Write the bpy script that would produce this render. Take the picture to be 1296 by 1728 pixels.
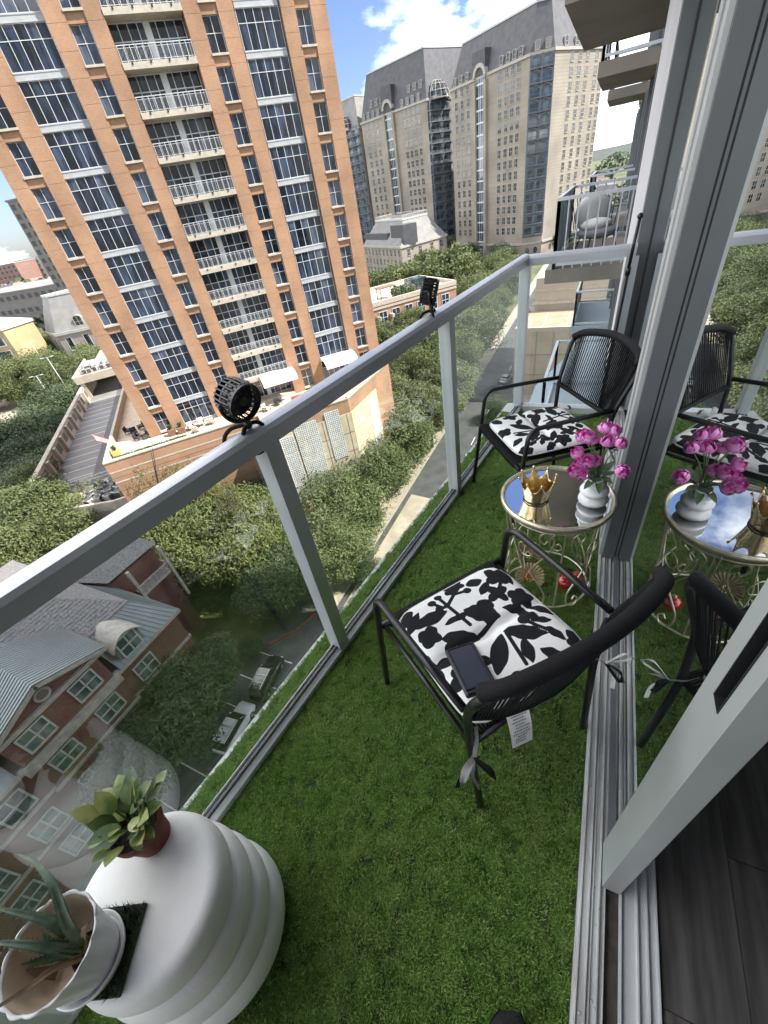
import bpy, math, random
from mathutils import Vector, Matrix
import numpy as np
for o in list(bpy.data.objects): bpy.data.objects.remove(o)
S = bpy.context.scene
COL = S.collection
R = math.radians
# ---------------------------------------------------------------- camera
cd = bpy.data.cameras.new('camera'); cam = bpy.data.objects.new('camera', cd); COL.objects.link(cam)
cd.sensor_fit = 'HORIZONTAL'; cd.sensor_width = 36.0; cd.lens = 36.0 * 690 / 1296
cd.clip_start = 0.02; cd.clip_end = 9000
right = Vector((0.904, 0.400, -0.151)); down = Vector((0.141, -0.612, -0.778)); fwd = Vector((-0.404, 0.682, -0.610))
fwd.normalize(); down = (down - fwd * down.dot(fwd)).normalized(); right = down.cross(fwd).normalized()
mw = Matrix(((right.x, -down.x, -fwd.x, 0), (right.y, -down.y, -fwd.y, 0), (right.z, -down.z, -fwd.z, 1.6), (0, 0, 0, 1)))
cam.matrix_world = mw
S.camera = cam
# ---------------------------------------------------------------- sky, sun, exposure
SUN_EL = R(49); SH = Vector((0.934, 0.36, 0)).normalized()
sun_dir = Vector((SH.x * math.cos(SUN_EL), SH.y * math.cos(SUN_EL), math.sin(SUN_EL)))
W = bpy.data.worlds.new('World'); S.world = W; W.use_nodes = True
nt = W.node_tree; nt.nodes.clear()
def wn(t, **k):
    n = nt.nodes.new(t)
    for a, b in k.items(): setattr(n, a, b)
    return n
sky = wn('ShaderNodeTexSky', sky_type='NISHITA', sun_disc=False, sun_elevation=SUN_EL, sun_rotation=math.atan2(SH.x, SH.y),
         altitude=150, air_density=1.0, dust_density=1.0, ozone_density=1.0)
tc = wn('ShaderNodeTexCoord'); sep = wn('ShaderNodeSeparateXYZ'); nt.links.new(tc.outputs['Generated'], sep.inputs[0])
zc = wn('ShaderNodeMath', operation='MAXIMUM'); nt.links.new(sep.outputs[2], zc.inputs[0]); zc.inputs[1].default_value = 0.0
za = wn('ShaderNodeMath', operation='ADD'); nt.links.new(zc.outputs[0], za.inputs[0]); za.inputs[1].default_value = 0.35
dv = []
for i in (0, 1):
    d = wn('ShaderNodeMath', operation='DIVIDE'); nt.links.new(sep.outputs[i], d.inputs[0]); nt.links.new(za.outputs[0], d.inputs[1]); dv.append(d)
cmb = wn('ShaderNodeCombineXYZ'); nt.links.new(dv[0].outputs[0], cmb.inputs[0]); nt.links.new(dv[1].outputs[0], cmb.inputs[1]); cmb.inputs[2].default_value = 7.77
nz = wn('ShaderNodeTexNoise'); nz.inputs['Scale'].default_value = 0.95; nz.inputs['Detail'].default_value = 9; nz.inputs['Roughness'].default_value = 0.58
nt.links.new(cmb.outputs[0], nz.inputs['Vector'])
rmp = wn('ShaderNodeValToRGB'); rmp.color_ramp.elements[0].position = 0.43; rmp.color_ramp.elements[1].position = 0.56
nt.links.new(nz.outputs[0], rmp.inputs[0])
nz2 = wn('ShaderNodeTexNoise'); nz2.inputs['Scale'].default_value = 2.2; nz2.inputs['Detail'].default_value = 6; nt.links.new(cmb.outputs[0], nz2.inputs['Vector'])
crp = wn('ShaderNodeValToRGB'); crp.color_ramp.elements[0].color = (2.3, 2.4, 2.6, 1); crp.color_ramp.elements[1].color = (12.5, 12.4, 12.3, 1)
crp.color_ramp.elements[0].position = 0.34; crp.color_ramp.elements[1].position = 0.66
nt.links.new(nz2.outputs[0], crp.inputs[0])
skm = wn('ShaderNodeMixRGB', blend_type='MULTIPLY'); skm.inputs[0].default_value = 1.0; skm.inputs[2].default_value = (0.25, 0.265, 0.33, 1); nt.links.new(sky.outputs[0], skm.inputs[1])
mx = wn('ShaderNodeMixRGB'); nt.links.new(rmp.outputs[0], mx.inputs[0]); nt.links.new(skm.outputs[0], mx.inputs[1]); nt.links.new(crp.outputs[0], mx.inputs[2])
bg = wn('ShaderNodeBackground'); bg.inputs[1].default_value = 0.15; nt.links.new(mx.outputs[0], bg.inputs[0])
wo = wn('ShaderNodeOutputWorld'); nt.links.new(bg.outputs[0], wo.inputs[0])
sl = bpy.data.lights.new('sun', 'SUN'); sl.energy = 2.7; sl.angle = R(0.53); sl.color = (1.0, 0.95, 0.87)
so = bpy.data.objects.new('sun', sl); COL.objects.link(so); so.rotation_euler = sun_dir.to_track_quat('Z', 'Y').to_euler(); so.location = (60, 30, 120)
S.view_settings.view_transform = 'Standard'; S.view_settings.look = 'None'; S.view_settings.gamma = 1.0
S.view_settings.exposure = 2.05
S.render.engine = 'CYCLES'
S.cycles.max_bounces = 8; S.cycles.transparent_max_bounces = 24; S.cycles.caustics_reflective = False; S.cycles.caustics_refractive = False
# ---------------------------------------------------------------- materials
MATS = {}
def mat(name, col, rough=0.6, metal=0.0, var=0.12, vs=3.0, bump=0.0, bs=40.0, spec=0.5, col2=None, stretch=None, coat=0.0, trans=0.0, sheen=0.0, lo=0.35, hi=0.65, detail=5.0):
    """procedural principled: base colour varied by noise, optional bump"""
    m = bpy.data.materials.new(name); m.use_nodes = True; t = m.node_tree; n = t.nodes; L = t.links
    b = n['Principled BSDF']; b.inputs['Roughness'].default_value = rough; b.inputs['Metallic'].default_value = metal
    b.inputs['Specular IOR Level'].default_value = spec; b.inputs['Coat Weight'].default_value = coat
    co = n.new('ShaderNodeTexCoord'); vec = co.outputs['Object']
    if stretch:
        mp = n.new('ShaderNodeMapping'); mp.inputs['Scale'].default_value = stretch; L.new(vec, mp.inputs[0]); vec = mp.outputs[0]
    nz = n.new('ShaderNodeTexNoise'); nz.inputs['Scale'].default_value = vs; nz.inputs['Detail'].default_value = detail; L.new(vec, nz.inputs['Vector'])
    rp = n.new('ShaderNodeValToRGB'); L.new(nz.outputs[0], rp.inputs[0])
    rp.color_ramp.elements[0].position = lo; rp.color_ramp.elements[1].position = hi
    c2 = col2 if col2 else tuple(min(1, c * (1 + var)) for c in col)
    c1 = col if col2 else tuple(c * (1 - var) for c in col)
    rp.color_ramp.elements[0].color = (*c1, 1); rp.color_ramp.elements[1].color = (*c2, 1)
    L.new(rp.outputs[0], b.inputs['Base Color'])
    if bump:
        nb = n.new('ShaderNodeTexNoise'); nb.inputs['Scale'].default_value = bs; nb.inputs['Detail'].default_value = 4; L.new(vec, nb.inputs['Vector'])
        bp = n.new('ShaderNodeBump'); bp.inputs['Strength'].default_value = bump; bp.inputs['Distance'].default_value = 0.02; L.new(nb.outputs[0], bp.inputs['Height']); L.new(bp.outputs[0], b.inputs['Normal'])
    MATS[name] = m
    return m
def glassmat(name, tint, ior=1.5, refl=1.0, rough=0.0, dirt=0.0, dirtcol=(0.6, 0.65, 0.65)):
    """thin sheet glass: transmission straight through, fresnel reflection, a film of dust"""
    m = bpy.data.materials.new(name); m.use_nodes = True; t = m.node_tree; n = t.nodes; L = t.links; n.clear()
    out = n.new('ShaderNodeOutputMaterial'); tr = n.new('ShaderNodeBsdfTransparent'); tr.inputs[0].default_value = (*tint, 1)
    gl = n.new('ShaderNodeBsdfGlossy'); gl.inputs['Roughness'].default_value = rough; gl.inputs[0].default_value = (0.95, 0.98, 0.98, 1)
    fr = n.new('ShaderNodeFresnel'); fr.inputs[0].default_value = ior
    mm = n.new('ShaderNodeMath'); mm.operation = 'MULTIPLY'; mm.use_clamp = True; mm.inputs[1].default_value = refl; L.new(fr.outputs[0], mm.inputs[0])
    a = n.new('ShaderNodeMixShader'); L.new(mm.outputs[0], a.inputs[0]); L.new(tr.outputs[0], a.inputs[1]); L.new(gl.outputs[0], a.inputs[2])
    sh = a.outputs[0]
    if dirt > 0:
        df = n.new('ShaderNodeBsdfDiffuse'); df.inputs[0].default_value = (*dirtcol, 1)
        co = n.new('ShaderNodeTexCoord'); nz = n.new('ShaderNodeTexNoise'); nz.inputs['Scale'].default_value = 3.0; nz.inputs['Detail'].default_value = 7; L.new(co.outputs['Object'], nz.inputs['Vector'])
        mr = n.new('ShaderNodeMapRange'); mr.inputs[1].default_value = 0.3; mr.inputs[2].default_value = 0.75; mr.inputs[3].default_value = dirt * 0.4; mr.inputs[4].default_value = dirt * 1.6; L.new(nz.outputs[0], mr.inputs[0])
        b = n.new('ShaderNodeMixShader'); L.new(mr.outputs[0], b.inputs[0]); L.new(sh, b.inputs[1]); L.new(df.outputs[0], b.inputs[2]); sh = b.outputs[0]
    L.new(sh, out.inputs[0]); MATS[name] = m
    return m
# ---------------------------------------------------------------- mesh builder
class MB:
    def __init__(s): s.v = []; s.f = []; s.m = []; s.mi = 0
    def add(s, vs, fs):
        k = len(s.v); s.v.extend([tuple(p) for p in vs])
        for f in fs: s.f.append(tuple(i + k for i in f)); s.m.append(s.mi)
        return s
    def box(s, x0, x1, y0, y1, z0, z1):
        return s.add([(x0,y0,z0),(x1,y0,z0),(x1,y1,z0),(x0,y1,z0),(x0,y0,z1),(x1,y0,z1),(x1,y1,z1),(x0,y1,z1)],
                     [(0,3,2,1),(4,5,6,7),(0,1,5,4),(1,2,6,5),(2,3,7,6),(3,0,4,7)])
    def obox(s, c, a, b, d):
        c, a, b, d = map(Vector, (c, a, b, d)); V = []
        for z in (-1, 1):
            for (x, y) in ((-1,-1),(1,-1),(1,1),(-1,1)): V.append(c + a*x + b*y + d*z)
        return s.add(V, [(0,3,2,1),(4,5,6,7),(0,1,5,4),(1,2,6,5),(2,3,7,6),(3,0,4,7)])
    def bbox(s, x0, x1, y0, y1, z0, z1, b):
        """box with chamfered edges"""
        V = []; 
        for z, i in ((z0, b), (z0 + b, 0), (z1 - b, 0), (z1, b)):
            X0, X1, Y0, Y1 = x0 + i, x1 - i, y0 + i, y1 - i
            c = b if i == 0 else b * 0.5
            V += [(X0+c,Y0,z),(X1-c,Y0,z),(X1,Y0+c,z),(X1,Y1-c,z),(X1-c,Y1,z),(X0+c,Y1,z),(X0,Y1-c,z),(X0,Y0+c,z)]
        F = [tuple(range(7, -1, -1)), tuple(range(24, 32))]
        for k in range(3):
            for i in range(8): j = (i + 1) % 8; F.append((k*8+i, k*8+j, k*8+8+j, k*8+8+i))
        return s.add(V, F)
    def prism(s, poly, z0, z1):
        n = len(poly); V = [(p[0], p[1], z0) for p in poly] + [(p[0], p[1], z1) for p in poly]
        F = [tuple(range(n-1, -1, -1)), tuple(range(n, 2*n))] + [(i, (i+1) % n, n + (i+1) % n, n + i) for i in range(n)]
        return s.add(V, F)
    def ext(s, prof, p0, p1, up=(0, 0, 1)):
        """extrude 2-D profile (side, up) from p0 to p1"""
        p0, p1 = Vector(p0), Vector(p1); d = (p1 - p0).normalized(); u = Vector(up); sd = d.cross(u).normalized(); u = sd.cross(d)
        n = len(prof); V = [p0 + sd*a + u*b for a, b in prof] + [p1 + sd*a + u*b for a, b in prof]
        return s.add(V, [tuple(range(n)), tuple(range(2*n-1, n-1, -1))] + [(i, i + n, n + (i+1) % n, (i+1) % n) for i in range(n)])
    def tube(s, pts, r, n=8, closed=False, cap=True):
        P = [Vector(p) for p in pts]; m = len(P); rr = r if isinstance(r, (list, tuple)) else [r] * m
        T = []
        for i in range(m):
            a = P[(i-1) % m] if (closed or i > 0) else P[i]; b = P[(i+1) % m] if (closed or i < m-1) else P[i]
            T.append((b - a).normalized() if (b - a).length > 1e-9 else Vector((0, 0, 1)))
        u = T[0].orthogonal().normalized(); V = []
        for i in range(m):
            if i: u = (u - T[i] * u.dot(T[i])); u = u.normalized() if u.length > 1e-6 else T[i].orthogonal().normalized()
            w = T[i].cross(u)
            for k in range(n): a = 2*math.pi*k/n; V.append(P[i] + (u*math.cos(a) + w*math.sin(a)) * rr[i])
        F = []
        for i in range(m if closed else m-1):
            j = (i+1) % m
            for k in range(n): l = (k+1) % n; F.append((i*n+k, i*n+l, j*n+l, j*n+k))
        if cap and not closed: F.append(tuple(range(n-1, -1, -1))); F.append(tuple(range((m-1)*n, m*n)))
        return s.add(V, F)
    def lathe(s, prof, n=32, c=(0, 0, 0), mod=None, cap=True):
        cap = cap and prof[0] != prof[-1]
        V = []; F = []; m = len(prof)
        for j, (r, z) in enumerate(prof):
            for k in range(n):
                a = 2*math.pi*k/n; q = r * (mod(a, z, j) if mod else 1); V.append((c[0] + q*math.cos(a), c[1] + q*math.sin(a), c[2] + z))
        for j in range(m-1):
            for k in range(n): l = (k+1) % n; F.append((j*n+k, j*n+l, (j+1)*n+l, (j+1)*n+k))
        if cap and prof[0][0] > 1e-6: F.append(tuple(range(n-1, -1, -1)))
        if cap and prof[-1][0] > 1e-6: F.append(tuple(range((m-1)*n, m*n)))
        return s.add(V, F)
    def ball(s, c, r, n=8, sc=(1, 1, 1)):
        pr = [(max(1e-7, math.sin(math.pi*i/n)) * r, -math.cos(math.pi*i/n) * r) for i in range(n+1)]
        k = len(s.v); s.lathe(pr, n*2); c = Vector(c)
        for i in range(k, len(s.v)): p = s.v[i]; s.v[i] = (c.x + p[0]*sc[0], c.y + p[1]*sc[1], c.z + p[2]*sc[2])
        return s
    def quad(s, a, b, c, d): return s.add([a, b, c, d], [(0, 1, 2, 3)])
    def mesh(s, name, mats, smooth=False):
        me = bpy.data.meshes.new(name); me.from_pydata(s.v, [], s.f)
        for m in (mats if isinstance(mats, (list, tuple)) else [mats]): me.materials.append(MATS[m] if isinstance(m, str) else m)
        if len(me.materials) > 1: me.polygons.foreach_set('material_index', s.m)
        if smooth:
            me.polygons.foreach_set('use_smooth', [True] * len(me.polygons))
            if smooth != 'all': me.set_sharp_from_angle(angle=R(42 if smooth is True else smooth))
        me.update(); return me
    def obj(s, name, mats, parent=None, smooth=False, loc=(0, 0, 0), rz=0, **k): return inst(name, s.mesh(name, mats, smooth), parent, loc, rz, **k)
def inst(name, me, parent=None, loc=(0, 0, 0), rz=0, **k):
    o = bpy.data.objects.new(name, me); COL.objects.link(o); o.location = loc; o.rotation_euler = (0, 0, rz)
    if parent: o.parent = parent
    return tag(o, **k)
def tag(o, label=None, cat=None, group=None, kind=None):
    if label: o['label'] = label
    if cat: o['category'] = cat
    if group: o['group'] = group
    if kind: o['kind'] = kind
    return o
def empty(name, loc=(0, 0, 0), rz=0, **k):
    o = bpy.data.objects.new(name, None); COL.objects.link(o); o.location = loc; o.rotation_euler = (0, 0, rz); o.empty_display_size = 0.1
    return tag(o, **k)
def copy_tree(o, parent=None):
    c = o.copy(); COL.objects.link(c); c.parent = parent
    for ch in list(o.children): copy_tree(ch, c)
    return c
def bez(pts, n=8):
    """Catmull-Rom through pts"""
    P = [Vector(p) for p in pts]; P = [P[0]*2 - P[1]] + P + [P[-1]*2 - P[-2]]; out = []
    for i in range(1, len(P) - 2):
        for k in range(n):
            t = k / n; a, b, c, d = P[i-1], P[i], P[i+1], P[i+2]
            out.append(0.5 * ((2*b) + (c - a)*t + (2*a - 5*b + 4*c - d)*t*t + (3*b - a - 3*c + d)*t**3))
    out.append(P[-2]); return out
def rpath(pts, r, n=5):
    """polyline with corners rounded at radius r"""
    P = [Vector(p) for p in pts]; out = [P[0]]
    for i in range(1, len(P) - 1):
        a = (P[i-1] - P[i]); b = (P[i+1] - P[i]); q = min(r, a.length*0.45, b.length*0.45); A = P[i] + a.normalized()*q; Bq = P[i] + b.normalized()*q
        for k in range(n + 1): t = k / n; out.append(A*(1-t)**2 + P[i]*2*t*(1-t) + Bq*t*t)
    out.append(P[-1]); return out
rnd = random.Random(7)
# ================================================================ balcony shell
mat('aluminium', (0.52, 0.555, 0.60), 0.38, 0.35, 0.06, 6, 0.03, 90)
mat('aluminium_pale', (0.66, 0.68, 0.70), 0.42, 0.25, 0.10, 5, 0.04, 60)
mat('stile_grey', (0.37, 0.395, 0.39), 0.45, 0.2, 0.07, 3, 0.03, 40)
mat('frame_grey', (0.155, 0.165, 0.18), 0.42, 0.2, 0.06, 4)
mat('frame_strip', (0.52, 0.53, 0.54), 0.4, 0.2, 0.05, 4)
mat('sill_worn', (0.40, 0.40, 0.39), 0.55, 0.2, vs=6, col2=(0.66, 0.67, 0.67), stretch=(8, 0.8, 8), bump=0.08, bs=30)
mat('sill_brown', (0.055, 0.045, 0.038), 0.8, 0, 0.4, 30)
mat('gasket', (0.012, 0.013, 0.016), 0.55, 0, 0.2, 8)
mat('concrete', (0.30, 0.28, 0.25), 0.85, 0, 0.22, 1.3, 0.15, 12)
mat('slab_edge', (0.46, 0.47, 0.46), 0.7, 0, 0.12, 4, 0.1, 20)
mat('stucco', (0.32, 0.32, 0.31), 0.9, 0, 0.1, 3, 0.12, 60)
mat('jamb_white', (0.50, 0.50, 0.52), 0.6, 0, 0.05, 2)
mat('room_paint', (0.6, 0.6, 0.59), 0.9, 0, 0.05, 2)
glassmat('rail_glass', (0.955, 0.975, 0.968), 1.5, 0.17, 0.0, 0.007, (0.62, 0.68, 0.70))
glassmat('door_glass', (0.50, 0.56, 0.55), 1.55, 2.6, 0.0, 0.006)
# wood-look floor planks of the room
def woodmat():
    m = mat('dark_floor', (0.036, 0.033, 0.032), 0.42, 0, vs=2.2, col2=(0.16, 0.15, 0.145), stretch=(14, 1.1, 5), bump=0.06, bs=9, lo=0.3, hi=0.75)
woodmat()
RX = lambda y: -0.9507 + 0.1424 * y            # inner foot line of the angled railing
slab = MB(); slab.prism([(RX(-1.5) - 0.175, -1.5), (0.20, -1.5), (0.20, 3.52), (RX(3.5) - 0.16, 3.52)], -0.26, -0.032)
slab.obj('balcony_floor', 'slab_edge', kind='structure')
up = MB(); up.prism([(RX(-1.5) - 0.15, -1.5), (0.45, -1.5), (0.45, 5.35), (RX(5.3) - 0.10, 5.35)], 2.72, 2.95)
up.prism([(-0.55, 3.55), (0.05, 3.55), (0.05, 5.0), (-0.35, 5.0)], 2.705, 2.7195)
up.obj('balcony_ceiling', 'concrete', kind='structure')

# ---- turf
mat('turf_backing', (0.05, 0.08, 0.03), 0.95, 0, 0.3, 30)
def blademat():
    m = bpy.data.materials.new('turf_blade'); m.use_nodes = True; t = m.node_tree; n = t.nodes; L = t.links; b = n['Principled BSDF']
    b.inputs['Roughness'].default_value = 0.45; b.inputs['Specular IOR Level'].default_value = 0.3
    at = n.new('ShaderNodeAttribute'); at.attribute_name = 'tint'
    oi = n.new('ShaderNodeObjectInfo'); ad = n.new('ShaderNodeMath'); ad.operation = 'MULTIPLY_ADD'; L.new(oi.outputs['Random'], ad.inputs[0]); ad.inputs[1].default_value = 0.35; L.new(at.outputs['Fac'], ad.inputs[2])
    gp = n.new('ShaderNodeNewGeometry'); wz = n.new('ShaderNodeTexNoise'); wz.inputs['Scale'].default_value = 3.2; wz.inputs['Detail'].default_value = 4; L.new(gp.outputs['Position'], wz.inputs['Vector'])   # trodden and combed patches
    wm = n.new('ShaderNodeMath'); wm.operation = 'MULTIPLY_ADD'; L.new(wz.outputs[0], wm.inputs[0]); wm.inputs[1].default_value = 0.4; wm.inputs[2].default_value = -0.22; w2 = n.new('ShaderNodeMath'); L.new(wm.outputs[0], w2.inputs[0]); L.new(ad.outputs[0], w2.inputs[1])
    rp = n.new('ShaderNodeValToRGB'); L.new(w2.outputs[0], rp.inputs[0])
    e = rp.color_ramp.elements; e[0].color = (0.045, 0.11, 0.012, 1); e[1].color = (0.36, 0.43, 0.15, 1); e[1].position = 1.2 if False else 1.0
    k = rp.color_ramp.elements.new(0.6); k.color = (0.135, 0.265, 0.042, 1)
    L.new(rp.outputs[0], b.inputs['Base Color']); MATS['turf_blade'] = m
blademat()
def clump(seed, w, nb, hgt):
    q = random.Random(seed); V = []; F = []; T = []
    for i in range(nb):
        x, y = q.uniform(-w, w), q.uniform(-w, w); a = q.uniform(0, 6.283); ln = q.uniform(0.2, 1.0); h = hgt * q.uniform(0.5, 1.0); wd = 0.00085
        dx, dy = math.cos(a), math.sin(a); px, py = -dy * wd, dx * wd; k = len(V)
        lean = h * ln * 0.9
        V += [(x-px, y-py, 0), (x+px, y+py, 0), (x+px*0.9+dx*lean*0.35, y+py*0.9+dy*lean*0.35, h*0.62), (x-px*0.9+dx*lean*0.35, y-py*0.9+dy*lean*0.35, h*0.62), (x+dx*lean, y+dy*lean, h)]
        F += [(k, k+1, k+2, k+3), (k+3, k+2, k+4)]; c = q.uniform(0, 0.68); c = c if q.random() > 0.04 else 0.95; T += [c] * 5
    me = bpy.data.meshes.new('turf_clump'); me.from_pydata(V, [], F); at = me.attributes.new('tint', 'FLOAT', 'POINT'); at.data.foreach_set('value', T)
    me.materials.append(MATS['turf_blade']); o = bpy.data.objects.new('turf_clump', me); return o
def turf(name, poly, z, label, cat, clumps, dens, seed, extra=None):
    b = MB(); b.add([(p[0], p[1], z) for p in poly], [tuple(range(len(poly)))])
    o = b.obj(name, 'turf_backing', kind='stuff', label=label, cat=cat)
    ng = bpy.data.node_groups.new(name, 'GeometryNodeTree'); ng.interface.new_socket('Geometry', in_out='INPUT', socket_type='NodeSocketGeometry'); ng.interface.new_socket('Geometry', in_out='OUTPUT', socket_type='NodeSocketGeometry')
    N = ng.nodes; L = ng.links; gi = N.new('NodeGroupInput'); go = N.new('NodeGroupOutput'); jn = N.new('GeometryNodeJoinGeometry'); L.new(gi.outputs[0], jn.inputs[0])
    for ci, c in enumerate(clumps):
        dp = N.new('GeometryNodeDistributePointsOnFaces'); L.new(gi.outputs[0], dp.inputs[0]); dp.inputs['Density'].default_value = dens[ci]; dp.inputs['Seed'].default_value = seed + ci
        ip = N.new('GeometryNodeInstanceOnPoints'); ob = N.new('GeometryNodeObjectInfo'); ob.inputs[0].default_value = c; L.new(dp.outputs[0], ip.inputs[0]); L.new(ob.outputs['Geometry'], ip.inputs['Instance'])
        rv = N.new('FunctionNodeRandomValue'); rv.data_type = 'FLOAT_VECTOR'; rv.inputs[0].default_value = (-0.12, -0.12, 0); rv.inputs[1].default_value = (0.12, 0.12, 6.283); L.new(rv.outputs[0], ip.inputs['Rotation'])
        rs = N.new('FunctionNodeRandomValue'); rs.inputs[2].default_value = 0.8; rs.inputs[3].default_value = 1.15; L.new(rs.outputs[1], ip.inputs['Scale'])
        L.new(ip.outputs[0], jn.inputs[0])
    L.new(jn.outputs[0], go.inputs[0]); md = o.modifiers.new('blades', 'NODES'); md.node_group = ng
    return o
CL = [clump(i, 0.016, 84, 0.0145) for i in range(3)] + [clump(9, 0.02, 2, 0.022)]
turf('artificial_turf', [(RX(-1.5) - 0.155, -1.5), (0.176, -1.5), (0.176, 3.33), (RX(3.33) - 0.14, 3.33)], -0.028,
     'dark green artificial turf covering the balcony floor', 'turf', CL, [1500, 1500, 1500, 420], 3)
# ---- glass railing
rail = empty('glass_railing', (RX(1.5), 1.5, 0), label='grey aluminium balcony railing with clear glass panels and square posts', cat='railing')
def rl(b, name, m, parent=rail, sm=False):
    o = b.obj(name, m, parent, sm); o.location = (-rail.location[0], -rail.location[1], 0) if parent == rail else (0, 0, 0); return o
ud = Vector((0.1410, 0.9900, 0)); no = Vector((-0.9900, 0.1410, 0))
def RP(y, off=0.0, z=0.0): return Vector((RX(y), y, z)) + no * off
prof = [(-0.035, 0), (0.035, 0), (0.035, 0.045), (0.026, 0.058), (0.010, 0.064), (-0.010, 0.064), (-0.026, 0.058), (-0.035, 0.045)]
YC = 3.385
b = MB(); b.ext(prof, RP(-1.5, 0.035, 1.056), RP(YC, 0.035, 1.056)); rl(b, 'top_rail', 'aluminium', sm=25)
b = MB(); b.ext(prof, (RX(YC) - 0.06, YC, 1.050), (0.165, YC, 1.050)); rl(b, 'top_rail', 'aluminium', sm=25)
b = MB(); b.ext([(-0.03, 0), (0.03, 0), (0.03, 0.035), (0.012, 0.048), (0.012, 0.056), (0.007, 0.056), (0.007, 0.048), (-0.007, 0.048), (-0.007, 0.056), (-0.012, 0.056), (-0.012, 0.048), (-0.03, 0.035)], RP(-1.5, 0.03, -0.03), RP(YC, 0.03, -0.03)); rl(b, 'bottom_rail', 'aluminium_pale')
b = MB(); b.ext([(-0.03, 0), (0.03, 0), (0.03, 0.05), (0.012, 0.065), (-0.012, 0.065), (-0.03, 0.05)], (RX(YC), YC, -0.03), (0.26, YC, -0.03)); rl(b, 'bottom_rail', 'aluminium_pale')
for g in (-0.0095, 0.0095):
    b = MB(); b.ext([(-0.003, 0), (0.003, 0), (0.003, 0.011), (-0.003, 0.011)], RP(-1.5, 0.03 + g, 0.019), RP(3.33, 0.03 + g, 0.019)); rl(b, 'gasket', 'gasket')
for y in (-0.44, 0.835, 2.11, 3.385):
    b = MB(); c = RP(y, 0.034, 0); w = 0.033; a = ud * w; q = no * w
    b.ext([(-w, -w), (-w+0.006, -w-0.0), (w-0.006, -w), (w, -w+0.006), (w, w-0.006), (w-0.006, w), (-w+0.006, w), (-w, w-0.006)], c + Vector((0, 0, -0.03)), c + Vector((0, 0, 1.055)), up=ud); rl(b, 'post', 'aluminium')
b = MB(); b.box(0.115, 0.185, YC - 0.03, YC + 0.03, -0.03, 1.05); rl(b, 'post', 'aluminium')
for y0, y1 in ((-1.45, -0.49), (-0.39, 0.775), (0.90, 2.055), (2.165, 3.335)):
    b = MB(); b.ext([(-0.005, 0), (0.005, 0), (0.005, 1.02), (-0.005, 1.02)], RP(y0, 0.03, 0.028), RP(y1, 0.03, 0.028)); rl(b, 'glass_panel', 'rail_glass')
b = MB(); b.box(RX(YC) + 0.04, 0.10, YC - 0.005, YC + 0.005, 0.03, 1.045); rl(b, 'glass_panel', 'rail_glass')
# ---- threshold and sliding door
sill = empty('door_threshold', (0.27, 0.2, 0), label='worn metal sliding door threshold with long grooves', cat='threshold')
def sl_(b, n, m, p=None): o = b.obj(n, m, p or sill); o.location = (-0.27, -0.2, 0); return o
b = MB(); b.box(0.178, 0.245, -1.5, 3.36, -0.03, 0.004); sl_(b, 'sill_plate', 'sill_worn')
for x, w, h in ((0.183, 0.004, 0.010), (0.204, 0.0025, 0.012), (0.212, 0.0025, 0.010), (0.228, 0.003, 0.014), (0.2405, 0.003, 0.012)):
    b = MB(); b.box(x, x + w, -1.49, 3.35, 0.0, h); sl_(b, 'ridge', 'sill_worn')
b = MB(); b.box(0.2455, 0.277, -1.5, 0.6, -0.03, -0.004); sl_(b, 'groove', 'sill_brown')
b = MB(); b.box(0.2775, 0.365, -1.5, 1.7, -0.03, 0.006); sl_(b, 'inner_track', 'aluminium_pale')
for x in (0.278, 0.316, 0.338, 0.360):
    b = MB(); b.box(x, x + 0.004, -1.49, 1.69, 0.0, 0.016); sl_(b, 'ridge', 'aluminium_pale')
q = random.Random(61); b = MB()
for i in range(70):                       # loose turf fibres and grit on the threshold
    x, y = q.choice((q.uniform(.18, .24), q.uniform(.185, .235), q.uniform(.282, .36))), q.uniform(-.05, 1.6)*q.random()**.6; a = q.uniform(0, 6.28); l = q.uniform(.003, .012); z = .0155
    b.add([(x, y, z), (x + .0012, y + .0004, z), (x + l*math.cos(a), y + l*math.sin(a), z + q.uniform(0, .002))], [(0, 1, 2)])
b.obj('turf_fibres', 'turf_backing', label='loose dark turf fibres and grit lying on the door threshold', cat='debris', kind='stuff')
sc = MB(); sc.lathe([(0.0, .0022), (.003, .0018), (.0042, 0.0)], 10); scm = sc.mesh('screw', 'aluminium', 'all')
for y in (0.12, 0.62, 1.12, 1.58): inst('screw', scm, sill, (0.196 - .27, y - .2, 0.004)); inst('screw', scm, sill, (0.220 - .27, y - .17, 0.004))
door = empty('sliding_door', (0.25, 1.0, 0), label='tall grey framed sliding glass door reflecting the balcony', cat='door')
def dr(b, n, m, p=None, sm=False):
    o = b.obj(n, m, p or door, sm)
    if not p: o.location = (-0.25, -1.0, 0)
    return o
# near stile, with a sunk pull: built as ring of boxes around the recess
b = MB(); X0, X1, Y0, Y1 = 0.234, 0.277, 0.378, 0.480
b.box(X0, X1, Y0, 0.409, 0.012, 2.5); b.box(X0, X1, 0.441, Y1, 0.012, 2.5); b.box(X0, X1, 0.4091, 0.4409, 0.012, 0.952); b.box(X0, X1, 0.4091, 0.4409, 1.16, 2.5); b.box(0.268, 0.2765, 0.4092, 0.4408, 0.9521, 1.1599)
st = dr(b, 'stile', 'stile_grey')
b = MB(); b.box(0.2655, 0.2675, 0.4093, 0.4407, 0.9522, 1.1598); b.box(0.2325, 0.2655, 0.4093, 0.4113, 0.9522, 1.1598); b.box(0.2325, 0.2655, 0.4388, 0.4407, 0.9522, 1.1598); b.box(0.2325, 0.2655, 0.4114, 0.4387, 0.9522, 0.9542)
h = b.obj('pull_handle', 'gasket', st)
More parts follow.
